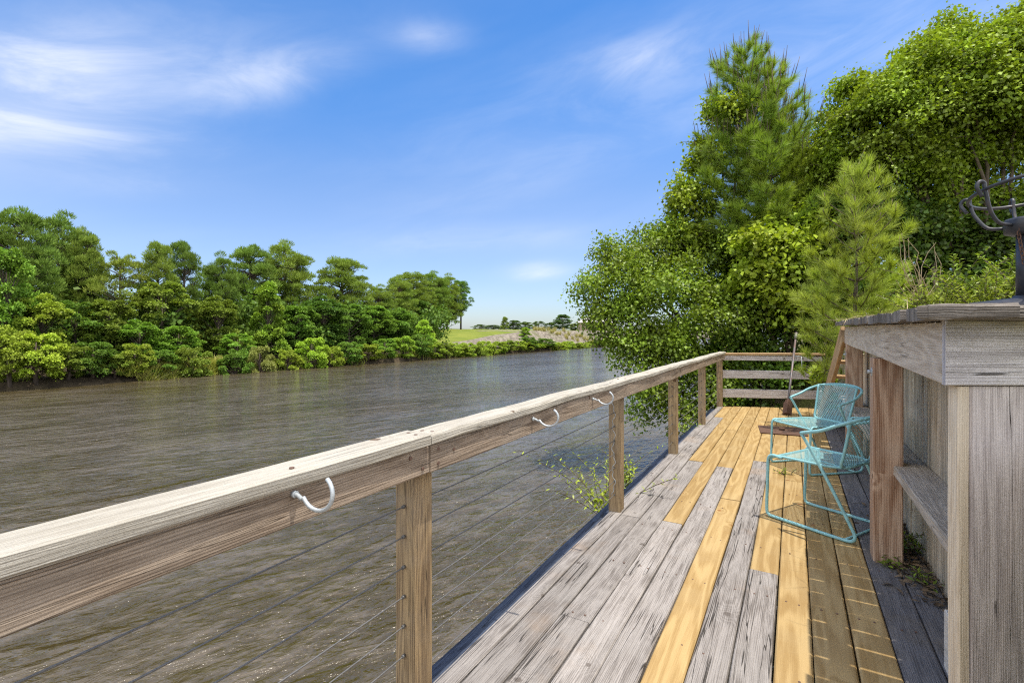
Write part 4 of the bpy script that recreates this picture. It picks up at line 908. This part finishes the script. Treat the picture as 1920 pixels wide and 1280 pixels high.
far = [
 (38, 398, 62, 9, 'pa', DP, 'tallest dark pine at the left edge of the photo on the far bank'),
 (118, 412, 62, 12, 'pb', DP, 'broad dark pine with a lumpy top just right of the tallest far pine'),
 (165, 445, 40, 10, 'pb', MP, 'pine whose right side thins out beside the pale umbrella shaped pine'),
 (226, 472, 44, 8, 'pc', YP, 'pale yellow green pine with flat umbrella branches and sky gaps below'),
 (296, 460, 36, 8, 'pd', MP, 'slim open topped pine left of the first sky gap in the far wood'),
 (345, 456, 34, 9, 'pd', DP, 'dark narrow pine at the left side of the wide sky gap'),
 (412, 486, 40, 9, 'pb', DP, 'dark pine leaning at the right side of the wide sky gap'),
 (470, 466, 52, 12, 'pa', DP, 'left half of the great round topped pair of pines mid bank'),
 (535, 462, 58, 13, 'pb', MP, 'right half of the great round topped pair of pines mid bank'),
 (640, 487, 56, 10, 'pa', MP, 'round crowned dense pine right of the great round topped pair'),
 (708, 540, 36, 12, 'pb', MP, 'lower pine filling the notch before the grove on the lawn'),
 (745, 522, 36, 26, 'pb', MP, 'leftmost pine of the grove standing behind the lawn'),
 (775, 513, 40, 30, 'pa', MP, 'highest pine of the grove standing behind the lawn'),
 (812, 514, 36, 30, 'pb', (0.075, 0.11, 0.026), 'middle pine with bare trunk in the grove behind the lawn'),
 (838, 520, 30, 31, 'pb', MP, 'second pine from the right in the grove behind the lawn'),
 (864, 528, 22, 30, 'pd', (0.055, 0.095, 0.026), 'rightmost narrow pine at the end of the grove behind the lawn'),
 (12, 462, 46, 4.5, 'ha', BG, 'bright green broadleaf tree cut by the left edge of the photo'),
 (78, 552, 46, 4.5, 'hb', YG, 'yellow green broadleaf tree under the two left pines'),
 (140, 565, 50, 5, 'hd', MG, 'mid green broadleaf tree behind the big yellow shoreline bush'),
 (205, 560, 44, 4.5, 'ha', OG, 'olive broadleaf tree below the pale umbrella shaped pine'),
 (262, 600, 42, 3.5, 'hb', BG, 'fresh green round tree above the yellow bush left of the reeds'),
 (305, 528, 56, 6.5, 'hd', OG, 'wide olive tree below the slim open topped pine'),
 (335, 610, 38, 3.2, 'ha', BG, 'fresh green low tree right above the reeds'),
 (408, 556, 42, 5.5, 'hb', OG, 'olive tree filling the foot of the wide sky gap'),
 (445, 625, 34, 3, 'hd', BG, 'low bright tree just right of the reeds'),
 (502, 530, 36, 4.5, 'hc', (0.115, 0.17, 0.03), 'bright pointed tree standing before the great round topped pines'),
 (560, 572, 42, 5, 'ha', MG, 'mid green tree right of the bright pointed tree'),
 (605, 556, 42, 6, 'hb', DG, 'dark tree at the left foot of the round crowned dense pine'),
 (655, 570, 38, 5, 'hd', MG, 'mid green tree below the round crowned dense pine'),
 (700, 572, 40, 5.5, 'ha', (0.085, 0.14, 0.03), 'leafy tree below the notch before the grove'),
 (745, 578, 36, 6, 'hb', MG, 'last broadleaf tree before the lawn begins'),
 (795, 600, 24, 3, 'bc', (0.15, 0.215, 0.035), 'tall bright shrub at the left end of the lawn'),
 (18, 612, 44, 1.2, 'ba', YG, 'yellow green bush on the waterline at the left edge of the photo'),
 (68, 624, 46, 1.0, 'bb', (0.165, 0.205, 0.033), 'largest yellow green bush on the left waterline'),
 (128, 645, 40, 1.2, 'ba', OG, 'olive bush right of the largest yellow waterline bush'),
 (175, 640, 36, 1.4, 'bb', MG, 'mid green bush with pale leaves in the dark left bank'),
 (215, 662, 28, 1.0, 'ba', OG, 'low olive bush just left of the reeds'),
 (254, 643, 30, 1.6, 'bb', YG, 'rounded yellow bush rising behind the left end of the reeds'),
 (300, 655, 32, 2.0, 'ba', MG, 'green bush behind the middle of the reeds'),
 (360, 650, 34, 2.0, 'bb', OG, 'olive bush behind the right end of the reeds'),
 (440, 655, 30, 1.2, 'ba', MG, 'green bush ending the reeds on the right'),
 (487, 648, 24, 1.0, 'bb', (0.12, 0.125, 0.05), 'greyish bush below the bright pointed tree'),
 (540, 655, 24, 1.0, 'ba', YG, 'small yellow bush below the mid green tree'),
 (585, 632, 30, 1.2, 'bb', (0.14, 0.20, 0.03), 'upright light green bush below the dark tree'),
 (622, 650, 24, 1.0, 'ba', YG, 'yellow bush in the middle of the far waterline'),
 (655, 640, 26, 1.4, 'bb', MG, 'green bush between two yellow waterline bushes'),
 (690, 645, 26, 1.0, 'ba', YG, 'broad yellow bush left of the tall shrubs'),
 (722, 634, 24, 1.2, 'bb', BG, 'fresh green bush left of the dark bank shrub'),
 (755, 630, 26, 1.2, 'ba', (0.12, 0.175, 0.03), 'rounded bush at the foot of the last broadleaf tree'),
 (790, 626, 24, 1.2, 'bb', MG, 'darker bush under the tall bright shrub'),
 (985, 614, 15, 4.0, 'bc', (0.14, 0.20, 0.035), 'lone bright shrub standing higher on the gravel slope'),
 (990, 632, 20, 2.0, 'ba', MG, 'dark round bush below the lone shrub on the gravel'),
 (1022, 634, 20, 1.2, 'bb', MG, 'wide green bush in the hedge right of the lone shrub'),
 (778, 560, 30, 27, 'hb', DG, 'dark broadleaf tree under the left pines of the lawn grove'),
 (812, 572, 20, 28, 'ha', MG, 'small broadleaf tree under the middle pine of the lawn grove'),
 (818, 588, 9, 9, 'bc', MG, 'tiny dark shrub at the lawn edge below the grove'),
]
for r in far: far_tree(*r)
for i, x in enumerate(np.arange(800, 1135, 15.5)):
    c = [YG, (0.13, 0.17, 0.03), OG, (0.15, 0.19, 0.035)][i % 4]
    far_tree(x+rng.normal(0, 3), 643+rng.normal(0, 2.5)-.02*(x-800)*.35, 15+rng.uniform(0, 6), 0.9+rng.uniform(0, .8), ['ba', 'bb'][i % 2], c, 'low rounded bush in the hedge along the far waterline below the gravel', group='hedge bushes along the far waterline')
# trees and house far beyond the lawn
for (x, yt, hw, d, kind, c, lab) in [(900, 608, 16, 240, 'hd', (0.07, 0.10, 0.05), 'leftmost hazy tree on the horizon beyond the lawn'), (925, 609, 18, 250, 'ha', (0.07, 0.10, 0.055), 'low hazy tree on the horizon beyond the middle of the lawn'),
    (947, 594, 10, 190, 'hc', (0.12, 0.15, 0.05), 'feathery pale tree standing out beyond the lawn'), (964, 600, 13, 190, 'ha', (0.045, 0.075, 0.03), 'dark tree right of the feathery pale tree'), (985, 603, 14, 200, 'hb', (0.06, 0.09, 0.035), 'dark rounded tree above the lone shrub on the gravel'),
    (1010, 602, 15, 210, 'hd', (0.055, 0.085, 0.035), 'dark low tree left of the tall distant oak'), (1034, 604, 12, 190, 'hb', (0.05, 0.08, 0.03), 'small tree touching the left side of the distant oak'), (1055, 589, 17, 160, 'ha', (0.045, 0.078, 0.032), 'tall round distant oak left of the house'), (1076, 606, 9, 150, 'hb', (0.10, 0.13, 0.03), 'small yellowish tree at the house corner'), (1112, 606, 12, 130, 'bb', (0.05, 0.085, 0.03), 'clipped dark shrub before the house')]:
    p = at(x, HZ, d); far_tree(x, yt, hw, 0, kind, c, lab, X=p[0])
p = at(1112, HZ, 146); gz = float(ground_z(p[0], p[1])); t = thing('house', (p[0], p[1], gz), 'distant low house with a pale roof behind the shrub tips', 'house', rz=R(30))
def plain(name, col, rough=.8, sc=2.0):
    m, nt, out = new_mat(name); g = NT(nt); obj = g.n('ShaderNodeTexCoord').outputs['Object']; a = g.noise(obj, sc, 4, .6)
    p = g.n('ShaderNodeBsdfPrincipled'); g.set(p.inputs['Base Color'], g.mix(a, c4([v*.85 for v in col]), c4([min(1, v*1.1) for v in col]))); p.inputs['Roughness'].default_value = rough; nt.links.new(p.outputs[0], out.inputs[0]); return m
M['hwall'] = plain('house_wall', (.36, .27, .19)); M['hroof'] = plain('pale_roof', (.62, .58, .55)); M['glass'] = plain('dark_window', (.03, .035, .04), .2)
q = MB(); q.box((-4.3, -3, 0), (6, 3, 2.6), axis=0); q.build('wall', M['hwall'], t)
q = MB(); q.poly([(-4.9, -3.6, 2.5), (6.6, -3.6, 2.5), (6.6, 3.6, 2.5), (-4.9, 3.6, 2.5), (-2.2, 0, 4.1), (4.4, 0, 4.1)], [[0, 1, 5, 4], [1, 2, 5], [2, 3, 4, 5], [3, 0, 4], [3, 2, 1, 0]]); q.build('roof', M['hroof'], t)
for xx in (-2.6, .5, 3.4):
    q = MB(); q.box((xx, -3.04, .9), (xx+1.1, -3.004, 2.1), axis=0); q.build('window', M['glass'], t)
# reeds on the far bank, tan grasses above the gravel, undergrowth in the wood
n = 9000; xp = rng.uniform(225, 425, n); s = rng.uniform(.1, 1.6, n); X = SHORE-s; d = X/(-.5+.866*(xp-960)/FPX); P = np.array([0, 0, 0])+FW*d[:, None]+RT*((xp-960)/FPX*d)[:, None]
P[:, 2] = ground_z(P[:, 0], P[:, 1])+.25*rng.random(n)
grass_mass('reeds', P, .85, 'yellow reeds and tall grass along the left far waterline', (0.17, 0.17, 0.045), 'reeds', width=.07, lean=.7)
n = 7000; Y = rng.uniform(20, 130, n); X = SHORE-rng.uniform(.15, .9, n); P = np.stack([X, Y, ground_z(X, Y)], 1)
grass_mass('shore_grass', P, .7, 'rough green grass fringe at the far waterline', (0.14, 0.16, 0.035), 'grass', width=.07, lean=.5)
cl = LB(); A = []
for i in range(26):
    x = 1000+i*4.6+rng.normal(0, 1.5); d = 92+rng.uniform(-2, 3)+i*.4; p = at(x, HZ, d); p[2] = float(ground_z(p[0], p[1]))
    t = None; k = 70
    lb = LB(); lb.add(inst(np.repeat(p[None], k, 0)+rng.normal(0, .12, (k, 3))*np.array([1, 1, 0]), np.stack([rng.normal(0, .35, k), rng.normal(0, .35, k), np.ones(k)], 1), rdir(k), rng.uniform(.4, 1.0, k), NEED_T, NEED_F, W=np.full(k, .07)))
    o_ = link('grass_clump', lb.mesh('grass_clump', p), None, M['grass'], (0.17, 0.145, 0.07)); o_.location = p
    tag(o_, 'clump of tan ornamental grass along the top of the gravel slope', 'grass', 'tan grass clumps above the gravel')
lob = []
for i in range(120):
    Y = rng.uniform(8, 52); X = SHORE-rng.uniform(6, 16); z = float(ground_z(X, Y)); r = rng.uniform(1.0, 1.8); lob.append((X, Y, z+rng.uniform(.6, 3.6), r*1.2, r*1.2, r))
lb = LB(); broadleaf(lb, lob, 3600, per=16, spread=.5, size=(.22, .4), T=CARD_T, F=CARD_F)
tag(link('woodland_undergrowth', lb.mesh('woodland_undergrowth'), None, M['farleaf'], (0.045, 0.075, 0.02)), 'dark undergrowth filling the wood on the far bank', 'undergrowth', kind='stuff')
